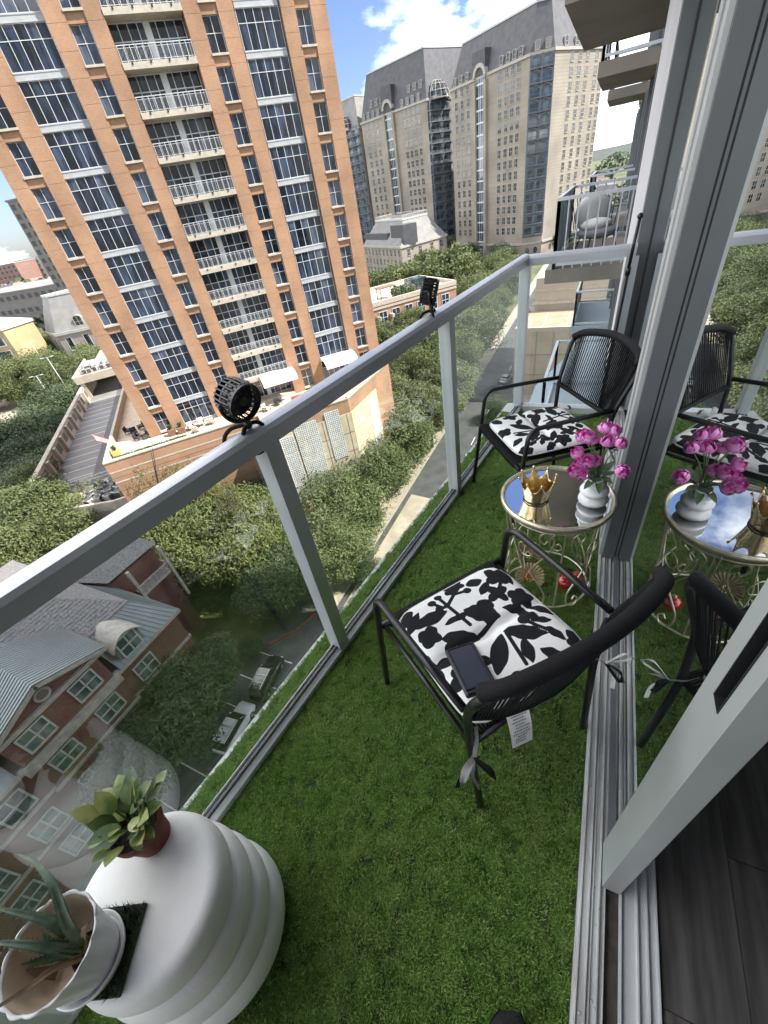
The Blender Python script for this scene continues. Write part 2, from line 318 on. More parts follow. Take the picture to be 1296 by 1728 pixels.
b = MB(); b.box(0.2785, 0.283, 0.385, 0.40, 0.02, 2.45); dr(b, 'seal', 'gasket')
b = MB(); b.box(0.243, 0.271, 0.4805, 1.70, 0.012, 0.03); dr(b, 'bottom_rail', 'frame_grey')
b = MB(); b.box(0.234, 0.277, 0.4805, 1.70, 2.40, 2.5); dr(b, 'top_rail', 'frame_grey')
b = MB(); b.box(0.252, 0.260, 0.4806, 1.7, 0.03, 2.40); dr(b, 'glass_panel', 'door_glass')
wall = empty('window_wall', (0.2, 2.4, 0), label='dark grey window frame posts beside the sliding door', cat='window frame')
def wl(b, n, m): o = b.obj(n, m, wall); o.location = (-0.2, -2.4, 0); return o
b = MB(); b.box(0.192, 0.242, 1.70, 1.78, 0.0, 2.71); b.box(0.248, 0.315, 1.70, 1.78, 0.0, 2.71); wl(b, 'post', 'frame_grey')
b = MB(); b.box(0.242, 0.248, 1.703, 1.78, 0.0, 2.71); wl(b, 'gasket', 'gasket')
for y0, y1, m in ((1.72, 1.79, 'frame_strip'), (1.79, 1.85, 'frame_grey'), (1.85, 1.92, 'frame_strip')):
    b = MB(); b.box(0.178 if m == 'frame_strip' else 0.184, 0.1915, y0, y1, 0.0, 2.71); wl(b, 'strip', m)
b = MB(); b.box(0.1916, 0.24, 1.781, 1.98, 0.0, 2.71); wl(b, 'post', 'frame_grey')
b = MB(); b.box(0.235, 0.243, 1.98, 3.40, 0.03, 2.6); wl(b, 'glass_panel', 'door_glass')
b = MB(); b.box(0.23, 0.25, 3.40, 3.45, 0.0, 2.71); wl(b, 'gasket', 'gasket')
b = MB(); b.box(0.165, 0.30, 3.452, 5.2, -0.2, 2.715); wl(b, 'return', 'frame_grey')
b = MB(); b.box(0.158, 0.1645, 3.452, 5.2, -0.2, 2.715); wl(b, 'jamb', 'jamb_white')
# ---- room behind the door
rm = MB(); rm.box(0.3655, 4.2, -3.0, 3.3, -0.05, 0.0); rm.obj('room_floor', 'dark_floor', kind='structure')
rm = MB(); rm.box(4.2, 4.3, -3.0, 3.4, 0, 2.7); rm.box(0.32, 4.2, 3.3, 3.4, 0, 2.7); rm.box(0.19, 4.3, -3.1, -3.0, 0, 2.7); rm.box(0.19, 0.3, -3.0, -1.5, 0, 2.7); rm.obj('room_wall', 'room_paint', kind='structure')
rm = MB(); rm.box(0.32, 4.3, -3.1, 3.4, 2.5, 2.7); rm.obj('room_ceiling', 'room_paint', kind='structure')
# plank seams as real grooves: boards laid along the balcony direction
bd = MB(); bd.box(0, 0.174, 0, 1.2, 0, 0.004); bme = bd.mesh('floor_board', 'dark_floor')
fl = bpy.data.objects['room_floor']
for i in range(6):
    for j in range(4): inst('floor_board', bme, fl, (0.368 + i*0.176, -2.2 + (0.37 * (i % 3)) + j*1.203, 0.0005))
# ================================================================ balcony furniture
mat('black_metal', (0.010, 0.010, 0.012), 0.32, 0.0, 0.3, 20, spec=0.5)
mat('black_rope', (0.007, 0.007, 0.009), 0.7, 0.0, 0.3, 300, 0.3, 500, spec=0.25)
mat('black_plastic', (0.011, 0.011, 0.012), 0.3, 0.0, 0.2, 40)
def chair_proto():
    t = empty('rope_chair')
    TR = 0.0115
    for s in (-1, 1):
        b = MB(); b.tube(rpath([(s*0.285, 0.285, -0.01), (s*0.275, 0.235, 0.40), (s*0.268, 0.205, 0.615), (s*0.262, 0.0, 0.612), (s*0.250, -0.225, 0.605)], 0.06, 6), TR, 10); b.obj('armrest', 'black_metal', t, 'all')
        b = MB(); b.tube(rpath([(s*0.232, -0.255, -0.01), (s*0.238, -0.222, 0.38), (s*0.250, -0.235, 0.60), (s*0.278, -0.305, 0.80), (s*0.20, -0.335, 0.845)], 0.055, 6), TR, 10); b.obj('leg', 'black_metal', t, 'all')
        b = MB(); b.tube([(s*0.248, 0.245, 0.405), (s*0.236, -0.225, 0.395)], 0.009, 8); b.obj('side_rail', 'black_metal', t, 'all')
    top = bez([(-0.262, -0.300, 0.815), (-0.215, -0.332, 0.842), (-0.1, -0.358, 0.862), (0, -0.365, 0.868), (0.1, -0.358, 0.862), (0.215, -0.332, 0.842), (0.262, -0.300, 0.815)], 6)
    low = bez([(-0.246, -0.228, 0.572), (-0.15, -0.262, 0.545), (0, -0.278, 0.53), (0.15, -0.262, 0.545), (0.246, -0.228, 0.572)], 8)
    b = MB(); b.tube(top, 0.0185, 12); b.obj('top_rail', 'black_rope', t, 'all')
    b = MB(); b.tube(low, 0.0125, 10); b.obj('lower_rail', 'black_rope', t, 'all')
    b = MB(); b.tube([(-0.272, 0.245, 0.408), (0.272, 0.245, 0.408)], 0.013, 10); b.tube([(-0.236, -0.222, 0.392), (0.236, -0.222, 0.392)], 0.012, 8); b.obj('seat_rail', 'black_metal', t, 'all')
    def at(path, f):
        x = f * (len(path) - 1); i = min(int(x), len(path) - 2); return path[i].lerp(path[i+1], x - i)
    b = MB(); K = 40
    for k in range(K):                     # back cords, doubled round the rails
        f = 0.045 + 0.91 * k / (K - 1); p, q = at(top, f), at(low, f)
        for o in (0.008, -0.008): b.tube([p + Vector((0, o, 0)), q + Vector((0, o, 0))], 0.0021, 5)
    b.obj('back_cords', 'black_rope', t, 'all', kind='stuff')
    b = MB(); K = 44
    for k in range(K):                     # seat cords wrapped over front and rear rails
        x = -0.228 + 0.456 * k / (K - 1); xr = x * 0.97
        b.tube([(x, 0.235, 0.392), (x, 0.262, 0.402), (x, 0.258, 0.420), (x, 0.235, 0.4235), (xr, 0.0, 0.408), (xr, -0.222, 0.4055)], 0.0044, 5)
    b.obj('seat_cords', 'black_rope', t, 'all', kind='stuff')
    return t
c1 = chair_proto()
def setc(o, x, y, fx, fy, label): o.location = (x, y, 0.0); o.rotation_euler = (0, 0, math.atan2(fy, fx) - math.pi/2); tag(o, label, 'chair', 'black rope chairs on the balcony')
c2 = copy_tree(c1)
setc(c1, -0.181, 0.791, -0.793, 0.61, 'black metal rope chair nearest the camera, seen from behind its backrest')
setc(c2, -0.198, 2.17, -0.82, -0.573, 'black metal rope chair at the far end of the balcony behind the mirrored table')
# ---- cushions with a black botanical print (signed distance to the printed shapes stored per vertex)
def vesica(px, py, ax, ay, bx, by, w):
    L = math.hypot(bx-ax, by-ay); ux, uy = (bx-ax)/L, (by-ay)/L; mx_, my_ = (ax+bx)/2, (ay+by)/2
    u = (px-mx_)*ux + (py-my_)*uy; v = np.abs(-(px-mx_)*uy + (py-my_)*ux); h = L/2
    r = (h*h + w*w) / (2*w); return np.sqrt(u*u + (v + r - w)**2) - r
def circ(px, py, x, y, r): return np.hypot(px-x, py-y) - r
def seg(px, py, ax, ay, bx, by, w):
    dx, dy = bx-ax, by-ay; t = np.clip(((px-ax)*dx + (py-ay)*dy) / (dx*dx+dy*dy), 0, 1); return np.hypot(px-ax-t*dx, py-ay-t*dy) - w
def print_sdf(X, Y):
    x = X*100; y = Y*100; wob = 0.35*np.sin(x*1.1 + 0.7*y) + 0.3*np.sin(1.7*y - 0.6*x + 1.3); D = np.full_like(x, 9.0)
    def U(d): nonlocal D; D = np.minimum(D, d)
    V = lambda ax, ay, bx, by, w: U(vesica(x + wob*0.4, y + wob*0.4, ax, ay, bx, by, w))
    def flower(cx, cy, r, n, a0, sq=0.62):
        for k in range(n):
            a = a0 + 6.283*k/n; V(cx + 0.1*math.cos(a), cy + 0.1*math.sin(a), cx + r*math.cos(a), cy + r*math.sin(a), r*sq*0.6)
        U(circ(x, y, cx, cy, r*0.36))
    flower(17.2, 15.2, 4.6, 4, 0.3); flower(17.6, 3.2, 4.2, 5, 0.9); flower(12.2, 8.6, 4.0, 4, 0.2, 0.5); flower(3.6, 5.6, 4.6, 3, 0.6, 0.9); flower(-16.4, 7.4, 3.6, 4, 0.8, 0.8)
    flower(-16.5, -10.0, 4.2, 4, 0.1, 0.6); flower(13.5, -3.5, 3.4, 3, 1.4, 0.7); flower(2.5, 20.8, 3.6, 5, 0.5); flower(-20, 19.0, 4.2, 5, 0.2); flower(20.5, -18.5, 4.2, 5, 0.5); flower(-2, -20, 4.0, 4, 0.5)
    V(-1.5, 9, 6.6, 1.2, 2.6); V(-18.2, 13.2, -6.4, 12.6, 2.0); V(-13.6, 4.4, -3.4, -0.8, 2.1); V(-7.2, -14, 2.2, -4.6, 2.3); V(4.0, -4.2, 13.8, -11.8, 2.2); V(13.6, -6.0, 18.6, -8.6, 1.0); V(6.6, -9.6, 3.6, -16.4, 1.5); V(15.2, -10.6, 16.8, -16, 1.0)
    V(6.4, 18.0, 11.4, 16.6, 1.5); V(-11.2, 1.6, -15.0, 0.2, 1.1); V(7.5, 11.5, 12.5, 14.5, 1.2); V(-12, -3.5, -20.5, -2.0, 1.5); V(-11.5, -17.5, -20, -19.5, 1.7); V(8.5, -15, 12.5, -21, 1.6); V(19.5, 9.5, 22, 20, 1.1); V(-22, 4, -20.5, -6, 1.0); V(9.6, 2.8, 14, -0.6, 1.2); V(-9, 8.4, -1.6, 7.8, 0.9); V(-21.5, 12.5, -14.5, 17.5, 1.3)
    V(17.5, -1, 22.5, -7.5, 1.5); V(-10.5, -6.5, -5.5, -10.5, 1.2)
    for a in ((-3.2, 3.8, -4.8, 13.9), (-4.8, 13.9, 0, 16.9), (-4.8, 13.9, -7.7, 14.4), (0, 16.9, -1.2, 18.9), (0, 16.9, 4.7, 15.7), (-4.8, 13.9, -5.3, 19.1), (-6.6, 14.2, -8.5, 18.1), (0, 16.9, 2.4, 19.1), (4, -5, 1.7, -16), (12.2, -6, 14.8, 1.5), (12.2, -6, 16, -13), (-3.5, -0.5, 6, 1.5), (16.5, 12, 13, 9)): U(seg(x, y, *a, 0.22))
    for a in ((-1.2, 18.9), (2.4, 19.1), (4.7, 15.7), (-7.7, 14.4), (-8.5, 18.1), (-5.3, 19.1)): U(circ(x + wob*0.3, y, *a, 0.95))
    # white cut-outs inside petals
    for a in ((17.9, 3.4, 0.42), (-16.2, 7.0, 0.4), (12.6, 9.4, 0.35)): D = np.maximum(D, -circ(x, y, *a))
    for k in range(6): D = np.maximum(D, -seg(x, y, 6.2 + k*0.9, -6.4 - k*0.75, 9.0 + k*0.8, -9.4 - k*0.5, 0.10))
    for k in range(4): D = np.maximum(D, -seg(x, y, 10.2, 9.6 + k*0.5, 13.4, 8.3 + k*0.55, 0.12))
    return D - 0.42
def printmat():
    m = bpy.data.materials.new('printed_cotton'); m.use_nodes = True; t = m.node_tree; n = t.nodes; L = t.links; b = n['Principled BSDF']; b.inputs['Roughness'].default_value = 0.85; b.inputs['Specular IOR Level'].default_value = 0.2
    at = n.new('ShaderNodeAttribute'); at.attribute_name = 'ink'; rp = n.new('ShaderNodeValToRGB'); L.new(at.outputs['Fac'], rp.inputs[0])
    e = rp.color_ramp.elements; e[0].position = 0.485; e[0].color = (0.014, 0.015, 0.018, 1); e[1].position = 0.515; e[1].color = (0.86, 0.86, 0.85, 1); L.new(rp.outputs[0], b.inputs['Base Color'])
    co = n.new('ShaderNodeTexCoord'); nz = n.new('ShaderNodeTexNoise'); nz.inputs['Scale'].default_value = 900; bp = n.new('ShaderNodeBump'); bp.inputs['Strength'].default_value = 0.25; bp.inputs['Distance'].default_value = 0.001; L.new(co.outputs['Object'], nz.inputs['Vector']); L.new(nz.outputs[0], bp.inputs['Height']); L.new(bp.outputs[0], b.inputs['Normal']); MATS['printed_cotton'] = m
printmat()
mat('white_piping', (0.62, 0.62, 0.61), 0.8, 0, 0.1, 60); mat('label_paper', (0.72, 0.72, 0.72), 0.8, 0, 0.04, 30)
def cushion_mesh():
    n = 150; h = 0.222; lin = np.linspace(-1, 1, n); A, Bq = np.meshgrid(lin, lin)
    def rc(a, b):      # square with rounded corners
        k = np.sqrt(np.maximum(1e-9, a*a + b*b)); m = np.maximum(np.abs(a), np.abs(b)); p = 7.0; sq = (np.abs(a)**p + np.abs(b)**p)**(1/p); f = np.where(sq > 0, m/np.maximum(sq, 1e-9), 1); return a*f*h, b*f*h
    X, Y = rc(A, Bq); r = np.maximum(np.abs(A), np.abs(Bq))
    edge = np.sqrt(np.maximum(0, 1 - r**6)); puff = 0.030*edge
    crease = 0.016*np.exp(-(Y + 0.012)**2/0.00030)*(1 - 0.25*(np.abs(X)/h)**2); dim = 0.010*np.exp(-((X)**2 + (Y + 0.012)**2)/0.0016)
    wr = 0.0018*np.sin(X*70 + 2*np.sin(Y*40)) * np.exp(-(Y+0.012)**2/0.004)
    Zt = puff - crease*edge - dim + wr + 0.0015*np.sin(X*23 + Y*17); Zb = -0.020*edge
    V = []; F = []; I = []
    D = print_sdf(X, Y)
    for Z, top in ((Zt, True), (Zb, False)):
        k0 = len(V); V += list(zip(X.ravel(), Y.ravel(), Z.ravel())); I += list(np.clip(0.5 + D.ravel()*0.25, 0, 1) if top else np.clip(0.5 + np.roll(D, 40, 1).ravel()*0.25, 0, 1))
        for j in range(n-1):
            for i in range(n-1):
                a = k0 + j*n + i; F.append((a, a+1, a+n+1, a+n) if top else (a, a+n, a+n+1, a+1))
    me = bpy.data.meshes.new('cushion'); me.from_pydata(V, [], F); at = me.attributes.new('ink', 'FLOAT', 'POINT'); at.data.foreach_set('value', np.array(I, dtype=np.float32))
    me.materials.append(MATS['printed_cotton']); me.polygons.foreach_set('use_smooth', [True]*len(F)); return me
cme = cushion_mesh()
def cushion(ch, label, flip, z=0.442, tagged=True):
    o = empty('seat_cushion', ch.location, ch.rotation_euler.z + flip); o.location.z = z; tag(o, label, 'cushion', 'black and white floral seat cushions')
    inst('cover', cme, o)
    b = MB(); pts = []
    for k in range(64):
        a = 2*math.pi*k/64; ca, sa = math.cos(a), math.sin(a); p = 7.0; rr = 0.2235/((abs(ca)**p + abs(sa)**p)**(1/p)); pts.append((ca*rr, sa*rr, 0.0))
    b.tube(pts, 0.0042, 6, True); b.obj('piping', 'white_piping', o, 'all')
    sgn = -1 if flip == 0 else 1
    for s in (-1, 1):        # fabric ties knotted round the rear legs
        tb = MB(); x = s*0.226; y = sgn*0.236
        def ribbon(P, w=0.007):
            Q = bez(P, 5); V = []; F = []
            for i, q in enumerate(Q):
                d = (Q[min(i+1, len(Q)-1)] - Q[max(i-1, 0)]).normalized(); sd = d.cross(Vector((0.4, 0.3*s, 0.85))).normalized()*w; V += [q - sd, q + sd]
            for i in range(len(Q)-1): F.append((2*i, 2*i+1, 2*i+3, 2*i+2))
            tb.mi = 0 if rnd.random() < 0.5 else 1; tb.add(V, F)
        K = Vector((x + s*0.022, y + sgn*0.018, -0.055))
        ribbon([(x*0.92, y*0.9, 0.0), (x*0.98, y*0.98, -0.03), K]); ribbon([K, K + Vector((s*0.045, sgn*0.02, 0.035)), K + Vector((s*0.065, sgn*0.035, 0.012)), K])
        ribbon([K, K + Vector((-s*0.01, sgn*0.05, 0.03)), K + Vector((-s*0.015, sgn*0.062, -0.005)), K]); ribbon([K, K + Vector((s*0.02, sgn*0.02, -0.05)), K + Vector((s*0.012, sgn*0.035, -0.105))]); ribbon([K, K + Vector((s*0.04, sgn*0.005, -0.035)), K + Vector((s*0.07, sgn*0.012, -0.075))])
        tb.obj('tie', ['white_piping', 'black_rope'], o, 'all')
    return o
cu1 = cushion(c1, 'square floral cushion with a care label hanging behind, on the nearest chair', 0)
cu2 = cushion(c2, 'square floral cushion on the far chair beyond the mirrored table', math.pi)
# care label with rows of print
lb = MB(); LBV = []
for i in range(9):
    t = i/8; LBV += [(-0.118 - 0.022*t, -0.222 - 0.050*t - 0.012*math.sin(t*2.2), 0.0 - 0.085*t), (-0.052 - 0.026*t, -0.232 - 0.050*t - 0.014*math.sin(t*2.0 + 0.4), 0.0 - 0.088*t + 0.008*math.sin(t*3))]
lb.add(LBV, [(2*i, 2*i+1, 2*i+3, 2*i+2) for i in range(8)])
cl_ = lb.obj('care_label', 'label_paper', cu1, 'all', label='white care label with rows of small print')
mat('print_ink', (0.18, 0.18, 0.2), 0.8)
tx = MB(); q = random.Random(4)
for r_ in range(11):
    t = 0.10 + 0.075*r_; f0 = 0.10 + q.random()*0.2; f1 = 0.92 - q.random()*0.25; x = f0
    while x < f1:
        w = q.uniform(0.03, 0.10); i = min(int(t*8), 7); fr = t*8 - i
        def P(f, tt):
            i = min(int(tt*8), 7); fr = tt*8 - i; a = Vector(LBV[2*i]).lerp(Vector(LBV[2*i+2]), fr); c = Vector(LBV[2*i+1]).lerp(Vector(LBV[2*i+3]), fr); return a.lerp(c, f) + Vector((0, -0.0012, 0.0003))
        tx.quad(P(x, t), P(min(x+w, f1), t), P(min(x+w, f1), t+0.032), P(x, t+0.032)); x += w + 0.025
tx.obj('print', 'print_ink', cl_)
# ---- flat black device on the near cushion
dv_ = empty('handheld_device', c1.location, c1.rotation_euler.z, label='flat black rectangular device with raised border lying on the near cushion', cat='device')
mat('device_screen', (0.022, 0.024, 0.034), 0.25, 0, 0.1, 5)
mm_ = Matrix.Translation((-0.132, -0.092, 0.487)) @ Matrix.Rotation(R(-14), 4, 'Z') @ Matrix.Rotation(R(-9), 4, 'X')
def dev(b, n, m): o = b.obj(n, m, dv_); o.matrix_local = mm_; return o
b = MB(); b.bbox(-0.047, 0.047, -0.085, 0.085, -0.009, 0.008, 0.005); dev(b, 'body', 'black_plastic')
b = MB(); b.bbox(-0.036, 0.036, -0.066, 0.076, 0.006, 0.0095, 0.0012); dev(b, 'screen', 'device_screen')
b = MB()
for x0, x1, y0, y1 in ((-0.041, -0.038, -0.07, 0.08), (0.038, 0.041, -0.07, 0.08), (-0.0379, 0.0379, 0.077, 0.08), (-0.0379, 0.0379, -0.07, -0.067)): b.box(x0, x1, y0, y1, 0.007, 0.0115)
dev(b, 'border', 'black_plastic')
# ---- mirrored side table
mat('champagne_metal', (0.66, 0.60, 0.46), 0.34, 0.75, 0.15, 30, 0.05, 80)
mm2 = mat('mirror', (0.86, 0.88, 0.88), 0.015, 1.0, 0.01, 3)
mat('gold', (0.60, 0.47, 0.25), 0.26, 1.0, 0.10, 30, 0.12, 60)
TX, TY, TZ = -0.048, 1.492, 0.5
tb_ = empty('mirror_side_table', (TX, TY, 0), 0.3, label='round mirror topped side table with champagne gold scrollwork wire base', cat='table')
b = MB(); b.lathe([(0.205, -0.006), (0.207, 0.0), (0.205, 0.002)], 64, (0, 0, TZ)); b.obj('mirror_top', 'mirror', tb_, 30)
b = MB()
b.lathe([(0.2065, -0.012), (0.221, -0.012), (0.224, -0.004), (0.224, 0.008), (0.219, 0.013), (0.211, 0.013), (0.2065, 0.006), (0.2065, -0.012)], 72, (0, 0, TZ)); b.obj('rim', 'champagne_metal', tb_, 'all')
def ring(r, z, n=48): return [(r*math.cos(6.2832*k/n), r*math.sin(6.2832*k/n), z) for k in range(n)]
b = MB(); b.tube(ring(0.182, 0.006), 0.005, 8, True); b.obj('base_ring', 'champagne_metal', tb_, 'all')
b = MB(); b.tube(ring(0.200, 0.465), 0.004, 8, True); b.obj('upper_ring', 'champagne_metal', tb_, 'all')
for k in range(4):
    A = k*math.pi/2
    def cyl(a, z, r=None): rr = r if r else 0.196 - 0.02*math.sin(math.pi*z/0.49); return (rr*math.cos(A + a), rr*math.sin(A + a), z)
    b = MB(); b.tube(bez([cyl(0, 0.006, 0.182), cyl(0.02, 0.2, 0.176), cyl(0, 0.49, 0.205)], 8), 0.0042, 7); b.obj('leg', 'champagne_metal', tb_, 'all')
    b = MB()
    for s in (-1, 1):
        # long S scroll on the cylinder surface with curled ends
        b.tube(bez([cyl(s*0.10 + 0.78, 0.20), cyl(s*0.28 + 0.78, 0.26), cyl(s*0.52 + 0.78, 0.34), cyl(s*0.60 + 0.78, 0.42), cyl(s*0.42 + 0.78, 0.455), cyl(s*0.30 + 0.78, 0.42), cyl(s*0.40 + 0.78, 0.39), cyl(s*0.47 + 0.78, 0.41)], 6), 0.0038, 6)
        b.tube(bez([cyl(s*0.10 + 0.78, 0.20), cyl(s*0.33 + 0.78, 0.15), cyl(s*0.52 + 0.78, 0.09), cyl(s*0.50 + 0.78, 0.03), cyl(s*0.32 + 0.78, 0.014), cyl(s*0.22 + 0.78, 0.04), cyl(s*0.30 + 0.78, 0.065), cyl(s*0.38 + 0.78, 0.05)], 6), 0.0038, 6)
    b.obj('scroll', 'champagne_metal', tb_, 'all')
    b = MB(); b.tube(bez([cyl(0.30, 0.445, 0.12), cyl(0.5, 0.36, 0.13), cyl(0.62, 0.26, 0.16), cyl(0.78, 0.2)], 6), 0.0034, 6)
    b.tube([Vector(cyl(0.78, 0.33, 0.186)) + Vector((-0.035*math.cos(6.2832*i/16)*math.sin(A+0.78), 0.035*math.cos(6.2832*i/16)*math.cos(A+0.78), 0.035*math.sin(6.2832*i/16))) for i in range(16)], 0.0034, 6, True)
    b.obj('curl', 'champagne_metal', tb_, 'all')
# ornaments on the turf beneath the table
mat('shell_gold', (0.50, 0.43, 0.28), 0.38, 0.6, 0.25, 60); mat('red_glass', (0.42, 0.006, 0.008), 0.08, 0.0, 0.2, 10, coat=1.0)
mat('petal_orange', (0.55, 0.13, 0.04), 0.7); mat('leaf_bright', (0.05, 0.22, 0.06), 0.6)
def shell(x, y, z, rz, tilt, label, extra):
    o = empty('fan_ornament', (x, y, z), rz, label=label, cat='ornament', group='pleated gold fan ornaments under the table'); b = MB(); V = [(0, 0, 0)]; F = []; n = 36
    for k in range(n + 1):
        a = -2.3 + 4.6*k/n; r = 0.066; zz = 0.007 if k % 2 else -0.003; ca, sa = math.sin(a), math.cos(a)
        V += [(0.3*r*ca, 0.3*r*sa, zz*0.4), (r*ca, r*sa, zz + 0.010)]
    for k in range(n): F += [(0, 1+2*k, 3+2*k), (1+2*k, 2+2*k, 4+2*k, 3+2*k)]
    b.add(V, F); p = b.obj('fan', 'shell_gold', o); p.rotation_euler = (tilt, 0, 0)
    b = MB()
    for k in range(9): a = k*0.7; b.ball((0.017*math.cos(a)*(0.4+0.1*k), 0.017*math.sin(a)*(0.4+0.1*k), 0.012), 0.006, 5)
    p = b.obj('rosette', extra, o, 'all'); p.rotation_euler = (tilt, 0, 0); return o
shell(-0.145, 1.56, 0.075, 0.4, R(48), 'pleated gold fan ornament standing farther back under the table', 'shell_gold')
shell(-0.118, 1.43, 0.055, 0.2, R(40), 'pleated gold fan ornament with orange petals at the front under the table', 'petal_orange')
o = empty('red_ornament', (0.055, 1.47, 0.0), 0.5, label='glossy red glass ornament on the turf under the table', cat='ornament')
b = MB(); b.ball((-0.02, 0, 0.035), 0.036, 12, (1, 1, 0.95)); b.ball((0.045, 0.012, 0.03), 0.031, 12); b.obj('globe', 'red_glass', o, 'all')
b = MB(); b.lathe([(0.008, 0), (0.008, 0.012), (0.004, 0.016)], 12, (-0.02, 0, 0.066)); b.obj('cap', 'shell_gold', o)
# ---- crown
cr = empty('gold_crown', (-0.125, 1.458, TZ + 0.003), 0.35, label='small polished gold crown ornament on the mirror table', cat='ornament')
b = MB(); n = 80; V = []; F = []; rows = 9
def crR(z): return 0.0385 + 0.022*(z/0.098)**1.25
for side in (0, 1):
    for j in range(rows):
        for k in range(n):
            a = 6.2832*k/n; ph = (k % 10)/10.0; tip = abs(ph - 0.5)*2; H = 0.062 + 0.033*max(0, 1 - (1 - tip)*1.5); z = H*j/(rows-1); r = crR(z) - 0.0018*side; V.append((r*math.cos(a), r*math.sin(a), z))
for side in (0, 1):
    o0 = side*rows*n
    for j in range(rows-1):
        for k in range(n):
            l = (k+1) % n; q = (o0+j*n+k, o0+j*n+l, o0+(j+1)*n+l, o0+(j+1)*n+k); F.append(q if side == 0 else q[::-1])
for k in range(n): l = (k+1) % n; t0 = (rows-1)*n; F.append((t0+k, t0+l, rows*n+t0+l, rows*n+t0+k))
F.append(tuple(range(n-1, -1, -1))); b.add(V, F); b.obj('band', 'gold', cr, 'all')
for k in range(8):
    a = 6.2832*k*10/n; b = MB(); b.ball((crR(0.095)*math.cos(a), crR(0.095)*math.sin(a), 0.0965), 0.0052, 7); b.obj('bead', 'gold', cr, 'all')
b = MB(); b.tube(ring(0.0395, 0.004, 40), 0.0022, 6, True); b.obj('base_trim', 'gasket', cr, 'all')
cr.scale = (1.22, 1.22, 1.15)
# ---- vase with pink blooms
mat('porcelain', (0.80, 0.82, 0.84), 0.3, 0, vs=14, col2=(0.90, 0.90, 0.91), coat=0.3)
va = empty('bubble_vase', (0.088, 1.478, TZ + 0.003), 0.0, label='white bubble shaped ceramic vase on the mirror table', cat='vase')
b = MB(); pr = [(0.03, 0)]
for i, (r0, z0, z1) in enumerate(((0.056, 0.0, 0.045), (0.053, 0.045, 0.084), (0.040, 0.084, 0.112))):
    for k in range(9): t = k/8; pr.append((r0*0.72 + r0*0.28*math.sin(math.pi*t), z0 + (z1-z0)*t))
pr += [(0.030, 0.118), (0.031, 0.124), (0.026, 0.124), (0.024, 0.10), (0.0, 0.095)]
b.lathe(pr, 40); b.obj('body', 'porcelain', va, 'all').rotation_euler = (R(2.5), R(-2), 0)
mat('petal_pink', (0.78, 0.17, 0.56), 0.55, 0, vs=60, col2=(0.88, 0.45, 0.80)); mat('petal_deep', (0.55, 0.03, 0.30), 0.55, 0, vs=60, col2=(0.70, 0.12, 0.50))
mat('stem_green', (0.10, 0.17, 0.06), 0.6, 0, 0.2, 40); mat('leaf_dull', (0.06, 0.12, 0.05), 0.6, 0, vs=30, col2=(0.13, 0.19, 0.09))
def bloom_mesh(seed):
    q = random.Random(seed); b = MB()
    for layer, (npt, rad, elev, sz) in enumerate(((3, 0.006, 1.25, 0.012), (4, 0.010, 1.0, 0.015), (5, 0.014, 0.75, 0.018), (6, 0.018, 0.45, 0.021), (7, 0.020, 0.1, 0.022))):
        b.mi = 1 if layer < 2 else 0
        for k in range(npt):
            a = 6.2832*(k + 0.5*(layer % 2))/npt + q.uniform(-.15, .15); ca, sa = math.cos(a), math.sin(a); k0 = len(b.v); V = []
            for j in range(5):
                v = j/4; el = -1.1 + (elev + 1.1)*v; rr = rad*(0.55 + 0.75*math.cos(el*0.9)); zz = rad*0.55*math.sin(el)*1.5 + (0.006 - 0.0012*layer)*v + 0.004*v*v*(1 if layer < 3 else -0.2)
                wv = sz*0.62*math.sin(math.pi*(0.18 + 0.74*v)) * (1 + q.uniform(-.08, .08))
                for i in range(5):
                    u = (i-2)/2.0; rr2 = rr - 0.20*abs(u)*sz*0.5; V.append((ca*rr2 - sa*u*wv, sa*rr2 + ca*u*wv, zz + 0.0012*math.sin(u*5 + k)))
            F = [(j*5+i, j*5+i+1, j*5+i+6, j*5+i+5) for j in range(4) for i in range(4)]; b.add(V, F)
    b.mi = 1; b.ball((0, 0, 0.004), 0.008, 6); return b.mesh('bloom', ['petal_pink', 'petal_deep'], 'all')
BM = [bloom_mesh(i) for i in range(3)]
bq = empty('flower_bunch', (0.09, 1.478, TZ + 0.12), 0, label='bunch of magenta pink ranunculus blooms standing in the white vase', cat='flowers')
from_px = [(-0.075, 0.085, 0.135), (-0.040, 0.075, 0.125), (0.0, 0.10, 0.165), (0.028, 0.095, 0.16), (0.055, 0.055, 0.13), (-0.022, 0.0, 0.078), (-0.088, 0.035, 0.088), (-0.085, -0.04, 0.055), (-0.058, -0.055, 0.05), (0.075, -0.02, 0.055), (-0.058, 0.052, 0.148), (-0.045, -0.018, 0.085), (0.012, 0.055, 0.135), (-0.072, -0.012, 0.07)]
for i, p in enumerate(from_px):
    o = inst('bloom', BM[i % 3], bq, p); d = Vector((p[0], p[1]*0.6 - 0.05, 0.10)); o.rotation_euler = d.to_track_quat('Z', 'Y').to_euler(); o.scale = [1.0 + 0.22*rnd.random()]*3
    b = MB(); b.tube(bez([(0.004*math.cos(i), 0.004*math.sin(i), -0.07), (p[0]*0.25, p[1]*0.25, p[2]*0.45), (p[0]*0.97, p[1]*0.97, p[2]*0.96)], 5), 0.0021, 6); b.obj('stem', 'stem_green', bq, 'all')
